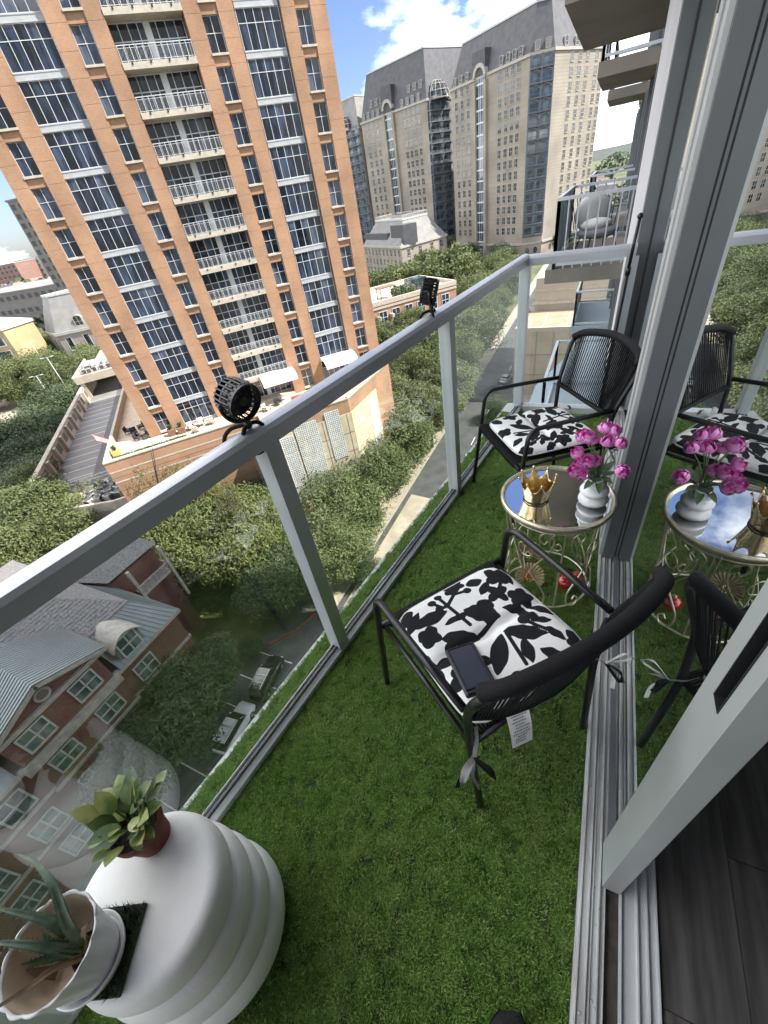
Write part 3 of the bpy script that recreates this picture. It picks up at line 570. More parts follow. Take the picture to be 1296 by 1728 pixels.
def leafq(b, base, tip, w, droop=0.0, n=6, fold=0.25, up=Vector((0, 0, 1))):
    base, tip = Vector(base), Vector(tip); d = tip - base; sd = d.cross(up); sd = sd.normalized() if sd.length > 1e-6 else Vector((1, 0, 0)); nn = sd.cross(d).normalized(); V = []; F = []
    for j in range(n + 1):
        t = j/n; c = base + d*t - Vector((0, 0, droop))*t*t; ww = w*math.sin(math.pi*min(1, 0.06 + 0.94*t))**0.75 * (1 - 0.25*t)
        V += [c - sd*ww + nn*ww*fold, c, c + sd*ww + nn*ww*fold]
    for j in range(n): k = 3*j; F += [(k, k+1, k+4, k+3), (k+1, k+2, k+5, k+4)]
    b.add(V, F)
for i, (a, r, z) in enumerate(((-2.2, 0.075, -0.012), (-1.4, 0.066, -0.022), (-0.6, 0.06, 0.01), (0.2, 0.06, 0.03), (2.9, 0.055, 0.02), (1.2, 0.06, 0.04), (-1.9, 0.045, 0.01), (0.8, 0.07, 0.06))):
    b = MB(); leafq(b, (0.014*math.cos(a), 0.014*math.sin(a), 0.012), (r*math.cos(a), r*math.sin(a), z), 0.016, 0.006); b.obj('leaf', 'leaf_dull', bq, 'all')
# ---- clip fans on the rail
def fan_proto():
    t = empty('clip_fan'); hd = empty('head'); 
    hb = MB(); rO, Ld = 0.052, 0.066                    # barrel axis = local +Y (front), built along z then turned
    def tub(r0, r1, z0, z1, th, n=40): b.lathe([(r0, z0), (r1, z1), (r1-th, z1), (r0-th, z0), (r0, z0)], n)
    b = MB(); tub(0.054, 0.0545, 0.020, 0.034, 0.004); tub(0.0535, 0.054, -0.012, -0.006, 0.003); tub(0.046, 0.0495, -0.040, -0.034, 0.004)
    for k in range(24):
        a = 6.2832*k/24; b.tube([(0.0535*math.cos(a), 0.0535*math.sin(a), 0.024), (0.0535*math.cos(a), 0.0535*math.sin(a), -0.010), (0.0485*math.cos(a), 0.0485*math.sin(a), -0.038)], 0.0030, 6)
    b.lathe([(0.043, 0.012), (0.043, -0.010), (0.038, -0.036), (0.036, -0.036), (0.041, -0.010), (0.041, 0.012), (0.043, 0.012)], 32)
    b.lathe([(0.0, -0.044), (0.030, -0.043), (0.046, -0.036), (0.046, -0.032), (0.0, -0.036)], 32)
    P = [b.obj('housing', 'black_plastic', None, True)]
    b = MB()
    for k in range(30):                                   # spiral front grille
        a = 6.2832*k/30; pts = []
        for j in range(7): rr = 0.014 + 0.037*j/6; aa = a + 0.9*(j/6)**1.2; pts.append((rr*math.cos(aa), rr*math.sin(aa), 0.031 - 0.010*(1 - j/6)))
        b.tube(pts, 0.0012, 5)
    b.lathe([(0.0, 0.0235), (0.013, 0.0225), (0.0145, 0.019), (0.0, 0.017)], 24); P.append(b.obj('grille', 'black_plastic', None, True))
    b = MB()
    for k in range(5):
        a = 6.2832*k/5; V = []
        for j in range(4):
            rr = 0.010 + 0.034*j/3
            for s in (-0.42, 0.0, 0.42): V.append((rr*math.cos(a+s), rr*math.sin(a+s), 0.004 + 0.018*s))
        b.add(V, [(j*3+i, j*3+i+1, j*3+i+4, j*3+i+3) for j in range(3) for i in range(2)])
    P.append(b.obj('blade', 'black_plastic', None, 'all'))
    M = Matrix.Rotation(R(-90), 4, 'X')                    # z -> +y
    for o in P: o.parent = t; o.matrix_local = Matrix.Translation((0, 0, 0.088)) @ Matrix.Rotation(R(-16), 4, 'X') @ M
    b = MB(); b.tube([(0.062*math.sin(a), 0.0, 0.088 - 0.062*math.cos(a)) for a in [(-1.7 + 3.4*k/20) for k in range(21)]], 0.0058, 8); b.obj('bracket', 'black_plastic', t, 'all')
    b = MB(); b.lathe([(0.010, 0.0), (0.013, 0.006), (0.011, 0.028), (0.006, 0.030)], 16); b.obj('swivel', 'black_plastic', t, 'all')
    for pts in ([(0.004, 0.0, 0.012), (0.030, 0.008, -0.004), (0.044, 0.012, -0.040), (0.020, 0.016, -0.072), (-0.012, 0.02, -0.076)], [(0.004, -0.004, 0.012), (0.035, -0.040, 0.006), (0.058, -0.055, -0.020), (0.055, -0.052, -0.055), (0.022, -0.050, -0.074), (-0.006, -0.05, -0.074)], [(-0.004, 0.0, 0.012), (-0.030, 0.012, 0.004), (-0.046, 0.015, -0.030), (-0.040, 0.012, -0.060)]):
        b = MB(); b.tube(bez(pts, 6), 0.0062, 8); b.obj('leg', 'black_rope', t, 'all')
    bpy.data.objects.remove(hd); return t
f1 = fan_proto(); f2 = copy_tree(f1)
RR = math.atan2(no.y, no.x) + math.pi     # turn so local +x faces inward
def setf(o, y, rz, label): p = RP(y, 0.035, 1.124); o.location = p; o.rotation_euler = (0, 0, rz); tag(o, label, 'fan', 'black clip fans on the railing')
setf(f1, 0.80, R(-100), 'black clip fan on the near railing post, grille turned towards the chairs')
setf(f2, 1.965, R(-74), 'black clip fan gripping the railing farther along, seen from its side')
# ---- white stool with plants
mat('plaster', (0.84, 0.83, 0.82), 0.7, 0, vs=9, col2=(0.90, 0.89, 0.88), bump=0.07, bs=140, lo=0.3, hi=0.5)
stl = empty('plaster_stool', (-0.738, -0.118, 0), 0, label='white tiered plaster drum stool holding two potted plants', cat='stool')
b = MB(); pr = [(0.15, -0.02)]; T = ((0.00, 0.115, 0.198), (0.115, 0.225, 0.191), (0.225, 0.335, 0.183), (0.335, 0.445, 0.172))
for i, (z0, z1, r0) in enumerate(T):
    last = i == 3
    for k in range(13):
        t = k/12; z = z0 + (z1-z0)*t; bul = math.sin(math.pi*t)**0.55; pr.append((r0 - 0.020 + 0.020*bul if not (last and t > 0.5) else r0 - 0.020*(1 - bul) - 0.0, z))
pr += [(0.140, 0.4475), (0.10, 0.4485), (0.0, 0.449)]
def lump(a, z, j): return 1 + 0.004*math.sin(3*a + 5*z) + 0.002*math.sin(7*a + 11*z)
b.lathe(pr, 72, mod=lump); b.obj('drum', 'plaster', stl, 50)
mat('terracotta', (0.17, 0.042, 0.026), 0.75, 0, 0.12, 30, 0.1, 100); mat('soil', (0.02, 0.014, 0.01), 0.95, 0, 0.4, 90, 0.5, 160)
pt = empty('potted_shrub', (-0.806, -0.030, 0.449), 0, label='leafy green plant in a small terracotta pot on the white stool', cat='potted plant')
b = MB(); b.lathe([(0.040, 0), (0.052, 0.075), (0.057, 0.075), (0.059, 0.098), (0.054, 0.098), (0.051, 0.08)], 40, cap=False); b.obj('pot', 'terracotta', pt, 30)
b = MB(); b.lathe([(0.0, 0.084), (0.050, 0.082)], 24); b.obj('soil', 'soil', pt)
mat('leaf_lime', (0.12, 0.19, 0.045), 0.42, 0, vs=18, col2=(0.42, 0.44, 0.16), lo=0.42, hi=0.62); mat('leaf_dark', (0.05, 0.10, 0.035), 0.4, 0, vs=25, col2=(0.12, 0.18, 0.06))
q = random.Random(12)
for i in range(54):
    a = q.uniform(0, 6.283); el = q.uniform(0.15, 1.2); rr = q.uniform(0.012, 0.055); c = Vector((rr*math.cos(a), rr*math.sin(a), 0.095 + q.uniform(0.0, 0.06))); L_ = q.uniform(0.045, 0.072)
    if i > 46: a = R(170) + q.uniform(-.5, .5); c = Vector((0.05*math.cos(a), 0.05*math.sin(a), 0.10)); L_ = 0.085; el = q.uniform(0.0, 0.4)
    tip = c + Vector((math.cos(a)*math.cos(el), math.sin(a)*math.cos(el), math.sin(el)))*L_
    b = MB(); leafq(b, c, tip, L_*0.30, 0.010, 7, 0.18); b.obj('leaf', 'leaf_lime' if q.random() < 0.6 else 'leaf_dark', pt, 'all')
for i in range(6):
    a = q.uniform(0, 6.283); b = MB(); b.tube(bez([(0.01*math.cos(a), 0.01*math.sin(a), 0.08), (0.02*math.cos(a), 0.02*math.sin(a), 0.12), (0.045*math.cos(a), 0.045*math.sin(a), 0.165)], 4), 0.0022, 6); b.obj('stem', 'stem_green', pt, 'all')
for s in (-0.12, 0.08):
    b = MB(); leafq(b, (0.01, 0.02, 0.12), (0.035 + s*0.1, 0.055 - s*0.1, 0.235), 0.006, 0.0, 6); b.obj('shoot', 'leaf_lime', pt, 'all')
mp_ = empty('turf_mat', (-0.746, -0.214, 0.449), R(28), label='dark square scrap of artificial turf under the white plant pot', cat='mat')
b = MB(); b.bbox(-0.068, 0.068, -0.068, 0.068, 0, 0.007, 0.002); b.obj('backing', 'turf_backing', mp_)
b = MB(); q = random.Random(3)
for i in range(2600):
    x, y = q.uniform(-.068, .068), q.uniform(-.068, .068); a = q.uniform(0, 6.28); h = q.uniform(0.008, 0.016); l = q.uniform(0.003, 0.012); dx, dy = math.cos(a), math.sin(a)
    b.add([(x-dy*.001, y+dx*.001, .006), (x+dy*.001, y-dx*.001, .006), (x+dx*l, y+dy*l, .006+h)], [(0, 1, 2)])
b.obj('blades', mat('mat_blade', (0.010, 0.022, 0.012), 0.6, 0, vs=60, col2=(0.03, 0.05, 0.025)), mp_, kind='stuff')
mat('white_glaze', (0.84, 0.84, 0.85), 0.42, 0, 0.05, 10, coat=0.1); mat('pot_inside', (0.62, 0.50, 0.38), 0.8, 0, 0.2, 14)
wp = empty('aloe_planter', (-0.752, -0.228, 0.4725), 0, label='white fluted planter with saucer and spiky aloe on the stool', cat='potted plant')
b = MB(); b.lathe([(0.05, -0.006), (0.066, -0.006), (0.071, 0.010), (0.0685, 0.012), (0.062, 0.0), (0.04, -0.002)], 48); b.obj('saucer', 'white_glaze', wp, 30)
fl_ = lambda a, z, j: 1 + (0.050*(abs(math.sin(a*7.5 + 1.5*z*10)) - 0.62)*(0.4 + 0.6*min(1, z/0.05)) if j < 6 else 0.012*(abs(math.sin(a*7.5 + 1.95)) - 0.5))
b = MB(); b.lathe([(0.058, 0.004), (0.062, 0.03), (0.069, 0.065), (0.076, 0.10), (0.081, 0.124), (0.082, 0.130), (0.079, 0.132), (0.0765, 0.126)], 132, mod=fl_, cap=False); b.obj('pot', 'white_glaze', wp, 'all')
b = MB(); b.lathe([(0.0762, 0.126), (0.070, 0.09), (0.060, 0.04), (0.0, 0.038)], 48, cap=False); b.obj('liner', 'pot_inside', wp, 'all')
mat('aloe_skin', (0.05, 0.09, 0.052), 0.4, 0, vs=70, col2=(0.11, 0.15, 0.095), lo=0.45, hi=0.7); mat('aloe_dry', (0.16, 0.10, 0.06), 0.8, 0, 0.3, 30)
def aloe(P, w, th, m='aloe_skin', n=5):
    Q = bez(P, n); V = []; F = []; K = len(Q); b = MB()
    for i, p in enumerate(Q):
        t = i/(K-1); d = (Q[min(i+1, K-1)] - Q[max(i-1, 0)]).normalized(); sd = d.cross(Vector((0, 0, 1))); sd = sd.normalized() if sd.length > 1e-5 else Vector((1, 0, 0)); nn = sd.cross(d); ww = w*(1 - t**1.4)*0.98 + 0.0008; tt = th*(1 - t**1.5) + 0.0006
        for (x, y) in ((-1, 0.45), (-0.5, -0.1), (0, -0.2), (0.5, -0.1), (1, 0.45), (0.6, -0.6), (0, -1.0), (-0.6, -0.6)): V.append(p + sd*ww*x + nn*tt*y)
    for i in range(K-1):
        for k in range(8): l = (k+1) % 8; F.append((i*8+k, i*8+l, i*8+8+l, i*8+8+k))
    b.add(V, F); o = b.obj('leaf', m, wp, 'all')
    if m == 'aloe_skin':
        t_ = MB()
        for i in range(2, K-2):
            for s in (0, 4):
                p = Vector(V[i*8+s]); c = Q[i]; out = (p - c).normalized(); d = (Q[i+1] - Q[i-1]).normalized(); t_.add([p - d*0.0016, p + d*0.0016, p + out*0.0035 + d*0.001, p + Vector((0, 0, -0.001))], [(0, 1, 2), (0, 3, 2), (1, 3, 2)])
        t_.obj('teeth', MATS['stem_green'], o, kind='stuff')
C0 = Vector((0.024, 0.022, 0.06))
aloe([C0, (0.005, 0.035, 0.125), (-0.050, 0.066, 0.168), (-0.12, 0.075, 0.175), (-0.184, 0.066, 0.168)], 0.0115, 0.007)
aloe([C0 + Vector((-.006, 0, 0)), (-0.02, 0.026, 0.118), (-0.051, 0.022, 0.138), (-0.10, 0.008, 0.156), (-0.16, -0.008, 0.166)], 0.0115, 0.007)
aloe([C0 + Vector((-.004, -.01, 0)), (-0.004, 0.002, 0.108), (-0.030, -0.008, 0.132), (-0.075, -0.025, 0.146), (-0.12, -0.045, 0.152)], 0.0115, 0.007)
aloe([C0 + Vector((.004, -.012, 0)), (0.010, -0.02, 0.095), (0.004, -0.045, 0.115), (-0.002, -0.075, 0.148), (-0.02, -0.10, 0.17)], 0.007, 0.004, 'aloe_dry')
aloe([C0, (-0.01, 0.005, 0.11), (-0.04, 0.012, 0.135)], 0.010, 0.006); aloe([C0, (-0.015, -0.018, 0.10), (-0.035, -0.035, 0.125)], 0.010, 0.006); aloe([C0, (0.0, 0.03, 0.10), (-0.03, 0.04, 0.12)], 0.009, 0.006)
aloe([(0.02, 0.02, 0.05), (0.035, 0.03, 0.10), (0.03, 0.045, 0.118), (0.02, 0.055, 0.10)], 0.008, 0.003, 'aloe_dry'); aloe([(-0.01, -0.03, 0.05), (-0.03, -0.04, 0.075), (-0.05, -0.045, 0.085)], 0.010, 0.004, 'aloe_dry')
b = MB(); b.lathe([(0.0, 0.066), (0.024, 0.060), (0.032, 0.04)], 20, (0.016, 0.014, 0)); b.obj('soil', 'soil', wp, 'all')
# ---- pole and shoe
po = empty('pole', (0.113, 3.28, 0), 0, label='thin black pole leaning in the far corner beside the pale jamb', cat='pole')
b = MB(); b.tube([(0, 0, -0.01), (0.020, 0.008, 0.97)], 0.0125, 10); b.obj('shaft', 'black_metal', po, 'all')
b = MB(); b.tube([(0.0201, 0.008, 0.96), (0.0206, 0.0082, 1.0)], 0.0155, 10); b.obj('collar', 'black_plastic', po, 'all')
b = MB(); b.tube([(0.0204, 0.0082, 0.99), (0.031, 0.012, 1.25)], 0.0095, 10); b.ball((0.0315, 0.0122, 1.262), 0.0165, 8); b.obj('handle', 'black_plastic', po, 'all')
sh = empty('shoe', (0.055, -0.008, 0), R(-10), label='toe of a plain black shoe at the bottom edge of the turf', cat='shoe')
mat('shoe_fabric', (0.008, 0.008, 0.010), 0.8, 0, 0.3, 200, 0.3, 300)
b = MB(); V = []; F = []
for i in range(13):
    t = i/12; y = 0.075 - 0.26*t; w = 0.052*math.sqrt(max(0, 1 - (1 - min(1, t*3.2))**2.2)) + 0.0008; h = 0.012 + 0.05*min(1, t*2.4)**0.7 + 0.03*max(0, t - 0.4)
    for k in range(13): a = math.pi*k/12; V.append((w*math.cos(a), y, 0.012 + h*math.sin(a)**0.8))
for i in range(12):
    for k in range(12): F.append((i*13+k, i*13+k+1, i*13+k+14, i*13+k+13))
F.append(tuple(range(12*13, 13*13))); b.add(V, F); b.obj('upper', 'shoe_fabric', sh, 'all')
b = MB(); b.prism([(0.056*s*math.sqrt(max(0, 1 - (1 - min(1, t*3.2))**2.2)), 0.08 - 0.265*t) for s, t in [(1, k/10) for k in range(1, 11)] + [(-1, k/10) for k in range(10, 0, -1)]][::-1], 0.0, 0.016); b.obj('sole', 'black_plastic', sh)
# ================================================================ ground and streets
G = -36.4
mat('lawn', (0.045, 0.065, 0.022), 0.95, 0, vs=0.08, col2=(0.12, 0.115, 0.055), bump=0.3, bs=2.0)
mat('asphalt', (0.055, 0.056, 0.058), 0.9, 0, vs=0.5, col2=(0.085, 0.085, 0.086), bump=0.1, bs=8)
mat('pavement', (0.30, 0.26, 0.20), 0.9, 0, vs=0.6, col2=(0.40, 0.35, 0.27), bump=0.1, bs=5)
mat('pale_concrete', (0.20, 0.20, 0.18), 0.9, 0, 0.15, 0.7, 0.1, 5)
mat('road_paint', (0.62, 0.62, 0.60), 0.8, 0, 0.2, 3)
mat('kerb_red', (0.24, 0.04, 0.03), 0.8, 0, 0.3, 2)
g = MB(); g.quad((-5000, -4000, G), (4000, -4000, G), (4000, 7000, G), (-5000, 7000, G)); g.obj('ground', 'lawn', kind='structure')
g = MB(); g.quad((-23.4, -60, G+.004), (-12.0, -60, G+.004), (-12.0, 330, G+.004), (-23.4, 330, G+.004)); g.quad((-140, 246, G+.008), (90, 246, G+.008), (90, 256, G+.008), (-140, 256, G+.008)); g.obj('street', 'asphalt', kind='structure')
g = MB(); g.quad((-29.5, -30, G+.004), (-23.42, -30, G+.004), (-23.42, 24, G+.004), (-29.5, 24, G+.004)); g.obj('parking_bay', 'asphalt', kind='structure')
g = MB(); g.box(-26.0, -23.4, 24.3, 240, G-.05, G+.14); g.box(-12.0, -8.5, -60, 240, G-.05, G+.14); g.obj('sidewalk', 'pavement', kind='structure')
# sidewalk joints: paving slabs nearest the balcony
sb = MB(); sb.bbox(0, 1.28, 0, 1.44, 0, 0.03, 0.01); sm_ = sb.mesh('paving_slab', 'pavement'); swk = bpy.data.objects['sidewalk']
for i in range(2):
    for j in range(34): inst('paving_slab', sm_, swk, (-25.98 + 1.3*i, 24.4 + 1.46*j, G + .135))
g = MB()
for k in range(11): g.box(-29.2, -24.4, -14 + 3.0*k, -13.88 + 3.0*k, G+.004, G+.012)
g.obj('bay_marking', 'road_paint', bpy.data.objects['parking_bay'])
g = MB()
for k in range(50): g.box(-17.4, -17.25, 10 + 6*k, 13 + 6*k, G+.004, G+.010)
g.obj('lane_marking', 'road_paint', bpy.data.objects['street'])
g = MB(); g.tube(bez([(-29.5, 16.0, G+.1), (-28.3, 17.2, G+.1), (-26.6, 19.5, G+.1), (-25.6, 22, G+.1), (-25.2, 24.2, G+.1)], 6), 0.11, 6); g.obj('red_kerb', 'kerb_red', kind='structure')
mat('pond_water', (0.075, 0.08, 0.026), 0.3, 0, vs=0.5, col2=(0.11, 0.11, 0.042))
g = MB(); g.prism([(-33, 13.3), (-31.2, 16), (-30.8, 19.0), (-34, 21.5), (-41, 22.5), (-50, 23.0), (-52, 21), (-47, 16.5), (-41, 13.2)], G-.1, G+.03); g.obj('pond', 'pond_water', kind='structure')
mat('lily', (0.10, 0.12, 0.05), 0.6, 0, vs=1.0, col2=(0.22, 0.2, 0.12)); g = MB(); q = random.Random(5)
for k in range(170): x, y = q.uniform(-51, -39), q.uniform(16.8, 22.5); r_ = q.uniform(0.12, 0.3); g.add([(x + r_*math.cos(i), y + r_*math.sin(i), G + .045) for i in range(6)], [(0, 1, 2, 3, 4, 5)])
g.obj('pond_leaves', 'lily', label='scattered pale leaves floating on the green pond', cat='leaves', kind='stuff')
g = MB(); g.prism([(-230, 30), (-120, 20), (-118, 62), (-240, 95)], G-.05, G+.01); g.obj('plaza', 'pavement', kind='structure')
# ================================================================ brick tower
def brickmat(name, c1, c2, mortar, sx, sy):
    m = bpy.data.materials.new(name); m.use_nodes = True; t = m.node_tree; n = t.nodes; L = t.links; b = n['Principled BSDF']; b.inputs['Roughness'].default_value = 0.88; b.inputs['Specular IOR Level'].default_value = 0.2
    co = n.new('ShaderNodeTexCoord'); gm = n.new('ShaderNodeNewGeometry'); sp = n.new('ShaderNodeSeparateXYZ'); L.new(gm.outputs['Position'], sp.inputs[0])
    ad = n.new('ShaderNodeMath'); L.new(sp.outputs[0], ad.inputs[0]); L.new(sp.outputs[1], ad.inputs[1]); cb = n.new('ShaderNodeCombineXYZ'); L.new(ad.outputs[0], cb.inputs[0]); L.new(sp.outputs[2], cb.inputs[1])
    bt = n.new('ShaderNodeTexBrick'); bt.inputs['Scale'].default_value = 1.0; bt.inputs['Brick Width'].default_value = sx; bt.inputs['Row Height'].default_value = sy; bt.inputs['Mortar Size'].default_value = 0.012; bt.inputs['Color1'].default_value = (*c1, 1); bt.inputs['Color2'].default_value = (*c2, 1); bt.inputs['Mortar'].default_value = (*mortar, 1); L.new(cb.outputs[0], bt.inputs['Vector'])
    nz = n.new('ShaderNodeTexNoise'); nz.inputs['Scale'].default_value = 0.35; nz.inputs['Detail'].default_value = 8; L.new(gm.outputs['Position'], nz.inputs['Vector']); mr = n.new('ShaderNodeMapRange'); mr.inputs[1].default_value = 0.3; mr.inputs[2].default_value = 0.7; mr.inputs[3].default_value = 0.80; mr.inputs[4].default_value = 1.14; L.new(nz.outputs[0], mr.inputs[0])
    mu = n.new('ShaderNodeVectorMath'); mu.operation = 'MULTIPLY'; L.new(bt.outputs[0], mu.inputs[0]); L.new(mr.outputs[0], mu.inputs[1]); L.new(mu.outputs[0], b.inputs['Base Color']); MATS[name] = m
brickmat('tower_brick', (0.385, 0.222, 0.135), (0.33, 0.182, 0.106), (0.37, 0.27, 0.19), 0.30, 0.10)
brickmat('house_brick', (0.145, 0.05, 0.036), (0.085, 0.03, 0.024), (0.20, 0.15, 0.13), 0.26, 0.09)
mat('cast_stone', (0.44, 0.40, 0.33), 0.85, 0, 0.1, 2, 0.05, 20); mat('white_frame', (0.56, 0.59, 0.61), 0.45, 0, 0.04, 2); mat('spandrel', (0.38, 0.40, 0.41), 0.5, 0, 0.06, 2)
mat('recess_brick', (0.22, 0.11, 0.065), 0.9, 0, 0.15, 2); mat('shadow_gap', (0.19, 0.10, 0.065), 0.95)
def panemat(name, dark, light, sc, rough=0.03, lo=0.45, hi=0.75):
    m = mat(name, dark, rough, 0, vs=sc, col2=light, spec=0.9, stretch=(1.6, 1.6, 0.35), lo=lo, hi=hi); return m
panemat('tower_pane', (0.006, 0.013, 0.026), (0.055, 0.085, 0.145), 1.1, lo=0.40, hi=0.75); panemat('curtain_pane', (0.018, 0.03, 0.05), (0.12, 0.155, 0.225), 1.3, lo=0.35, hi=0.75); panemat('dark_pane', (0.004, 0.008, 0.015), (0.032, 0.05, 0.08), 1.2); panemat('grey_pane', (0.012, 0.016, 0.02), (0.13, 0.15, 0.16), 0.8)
TW = empty('brick_tower', (-48.1, 31.2, G), math.atan2(0.747, 0.665), label='tall orange brick apartment tower with glazed strips and recessed balconies', cat='tower')
ZT = lambda z: z - G                     # world z -> tower local z
SILL = lambda k: ZT(1.11 + 3.2*k)
KS = list(range(-6, 9)); ZB = ZT(-18.5); ZTOP = SILL(9) - 0.4
b = MB(); b.box(-2.0, 30.6, 2.2, 30, ZB, ZTOP); b.box(-1.2, 29.8, 4, 28, ZTOP, ZTOP + 3); b.obj('core', 'recess_brick', TW)
PIERS = [(-2.13, -0.76), (0.74, 2.28), (6.44, 7.98), (9.50, 10.90), (17.40, 18.86), (20.40, 21.86), (26.24, 27.62), (29.14, 30.75)]
for x0, x1 in PIERS:
    b = MB(); b.box(x0 + .03, x1 - .03, 0.05, 2.2, ZB, ZTOP); b.obj('pier', 'shadow_gap', TW)
    pm = MB(); pm.box(x0, x1, 0.0, 0.62, 0, 1.582); pm = pm.mesh('brick_panel', 'tower_brick')
    for k in KS:
        for d in (0.85, 2.45): inst('brick_panel', pm, TW, (0, 0, SILL(k) - 3.2 + d + 0.0125))
# side returns of brick
for x0, x1 in ((-2.12, -2.0), (30.6, 30.74)):
    b = MB(); b.box(x0, x1, 0.63, 30, ZB, ZTOP); b.obj('side_wall', 'tower_brick', TW)
def win_mesh(w, h, cols, rows, fw, mw, y):
    """frame with muntins; cols/rows: interior divisions as fractions"""
    b = MB(); y0, y1 = y - 0.07, y
    b.box(0, fw, y0, y1, 0, h); b.box(w-fw, w, y0, y1, 0, h); b.box(fw, w-fw, y0, y1, 0, fw); b.box(fw, w-fw, y0, y1, h-fw, h)
    for c in cols: b.box(c*w - mw/2, c*w + mw/2, y0+.008, y1-.002, fw, h-fw)
    for r_ in rows: b.box(fw, w-fw, y0+.004, y1-.004, r_*h - mw/2, r_*h + mw/2)
    return b
WCOL = [(-0.76, 0.74), (7.98, 9.50), (18.86, 20.40), (27.62, 29.14)]
wmesh = win_mesh(1.50, 2.36, [0.5], [0.54], 0.05, 0.045, 0.36).mesh('window', 'white_frame')
pmeshes = []
for (px, pz, pw, ph) in ((0.06, 0.06, 0.66, 1.18), (0.78, 0.06, 0.66, 1.18), (0.06, 1.30, 0.66, 1.00), (0.78, 1.30, 0.66, 1.00)):
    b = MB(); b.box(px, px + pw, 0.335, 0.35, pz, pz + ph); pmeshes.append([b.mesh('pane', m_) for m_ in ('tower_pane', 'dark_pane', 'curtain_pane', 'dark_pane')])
b = MB(); b.box(-0.02, 1.55, -0.07, 0.36, -0.17, -0.005); smesh = b.mesh('sill', 'cast_stone')
spm = MB(); spm.box(0.005, 1.51, 0.12, 0.62, -0.845, -0.175); spm.box(0.005, 1.51, 0.10, 0.62, -0.84 + 0.0, -0.78); spm = spm.mesh('brick_panel', 'tower_brick')
for x0, x1 in WCOL:
    for k in KS:
        w = inst('window', wmesh, TW, (x0 + .01, 0, SILL(k)))
        ch_ = rnd.randrange(4)
        for p in pmeshes: inst('pane', p[ch_ if rnd.random() < .7 else rnd.randrange(4)], w)
        inst('sill', smesh, TW, (x0, 0, SILL(k)))
        if k > -6: inst('brick_panel', spm, TW, (x0, 0, SILL(k)))
        b = None
# glazed strips
stm = win_mesh(4.12, 2.70, [0.2, 0.4, 0.6, 0.8], [0.655], 0.05, 0.048, 0.42).mesh('window', 'white_frame')
b = MB(); b.box(0.0, 4.12, 0.30, 0.60, -0.50, -0.003); b.box(0.0, 4.12, 0.27, 0.30, -0.08, -0.004); b.box(0.0, 4.12, 0.27, 0.30, -0.50, -0.43); spd = b.mesh('spandrel', 'spandrel')
allp = MB(); np_ = 0; prn = random.Random(44)
for x0 in (2.30, 22.0):
    for k in KS:
        z = SILL(k) - 0.02; w = inst('window', stm, TW, (x0, 0, z)); inst('spandrel', spd, TW, (x0, 0, z))
        for i in range(5):
            for z0, z1 in ((0.06, 1.735), (1.80, 2.64)): allp.box(x0 + i*0.824 + 0.04, x0 + (i+1)*0.824 - 0.03, 0.39, 0.41, z + z0, z + z1); allp.m[-6:] = [prn.choice((0, 0, 0, 1, 2, 2))]*6
# recessed balconies
BX0, BW = 10.92, 6.46
b = MB(); gy = 1.75
for c in (0.0, 0.125, 0.25, 0.375, 0.46, 0.54, 0.625, 0.75, 0.875, 1.0): b.box(c*BW - .035 if 0 < c < 1 else (0 if c == 0 else BW - .07), c*BW + .035 if 0 < c < 1 else (0.07 if c == 0 else BW), gy - .07, gy, 0, 2.74)
for zz in (0.0, 1.55, 2.66): b.box(0.071, BW - .071, gy - .065, gy - .005, zz, zz + 0.08)
b.box(0.461*BW, 0.539*BW, gy - .10, gy - .075, 0, 2.74)
bwm = b.mesh('window', 'white_frame')
b = MB(); b.box(0, BW, -0.06, 2.1, -0.45, 0); b.box(0, BW, 0.5, 2.1, -0.451, -0.449); bsm = b.mesh('balcony_slab', 'cast_stone')
b = MB(); b.box(0.02, BW - .02, 0.02, 0.07, 1.02, 1.07); b.box(0.02, BW-.02, 0.03, 0.06, 0.08, 0.11); b.box(0.02, BW-.02, 0.03, 0.06, 0.86, 0.885)
for i in range(13): x = 0.05 + i*(BW - 0.12)/12; b.box(x, x + .045, 0.025, 0.065, 0.0, 1.02)
for i in range(60): x = 0.1 + i*(BW - 0.2)/59; b.tube([(x - .16, 0.045, 0.1), (x + .16, 0.045, 0.87)], 0.006, 4)
brm = b.mesh('railing', 'white_frame')
b = MB(); b.box(0.0, 0.12, 0.0, 0.10, -0.10, 0.06); brk = b.mesh('bracket', 'gasket')
for k in KS:
    z = SILL(k) - 0.08
    inst('balcony_slab', bsm, TW, (BX0, 0, z)); inst('window', bwm, TW, (BX0, 0, z))
    if k > -6: 
        inst('railing', brm, TW, (BX0, 0, z))
        for i in range(4): inst('bracket', brk, TW, (BX0 + 0.8 + i*1.6, -0.11, z - 0.06))
    for i in range(8):
        c0 = (0, 0.125, 0.25, 0.375, 0.54, 0.625, 0.75, 0.875)[i]; c1_ = (0.125, 0.25, 0.375, 0.46, 0.625, 0.75, 0.875, 1.0)[i]
        for z0, z1 in ((0.08, 1.55), (1.63, 2.66)): allp.box(BX0 + c0*BW + .03, BX0 + c1_*BW - .03, gy - .03, gy - .01, z + z0, z + z1); allp.m[-6:] = [prn.choice((0, 0, 2, 2, 2, 1))]*6
allp.obj('pane', ['tower_pane', 'curtain_pane', 'dark_pane'], TW, kind='stuff')
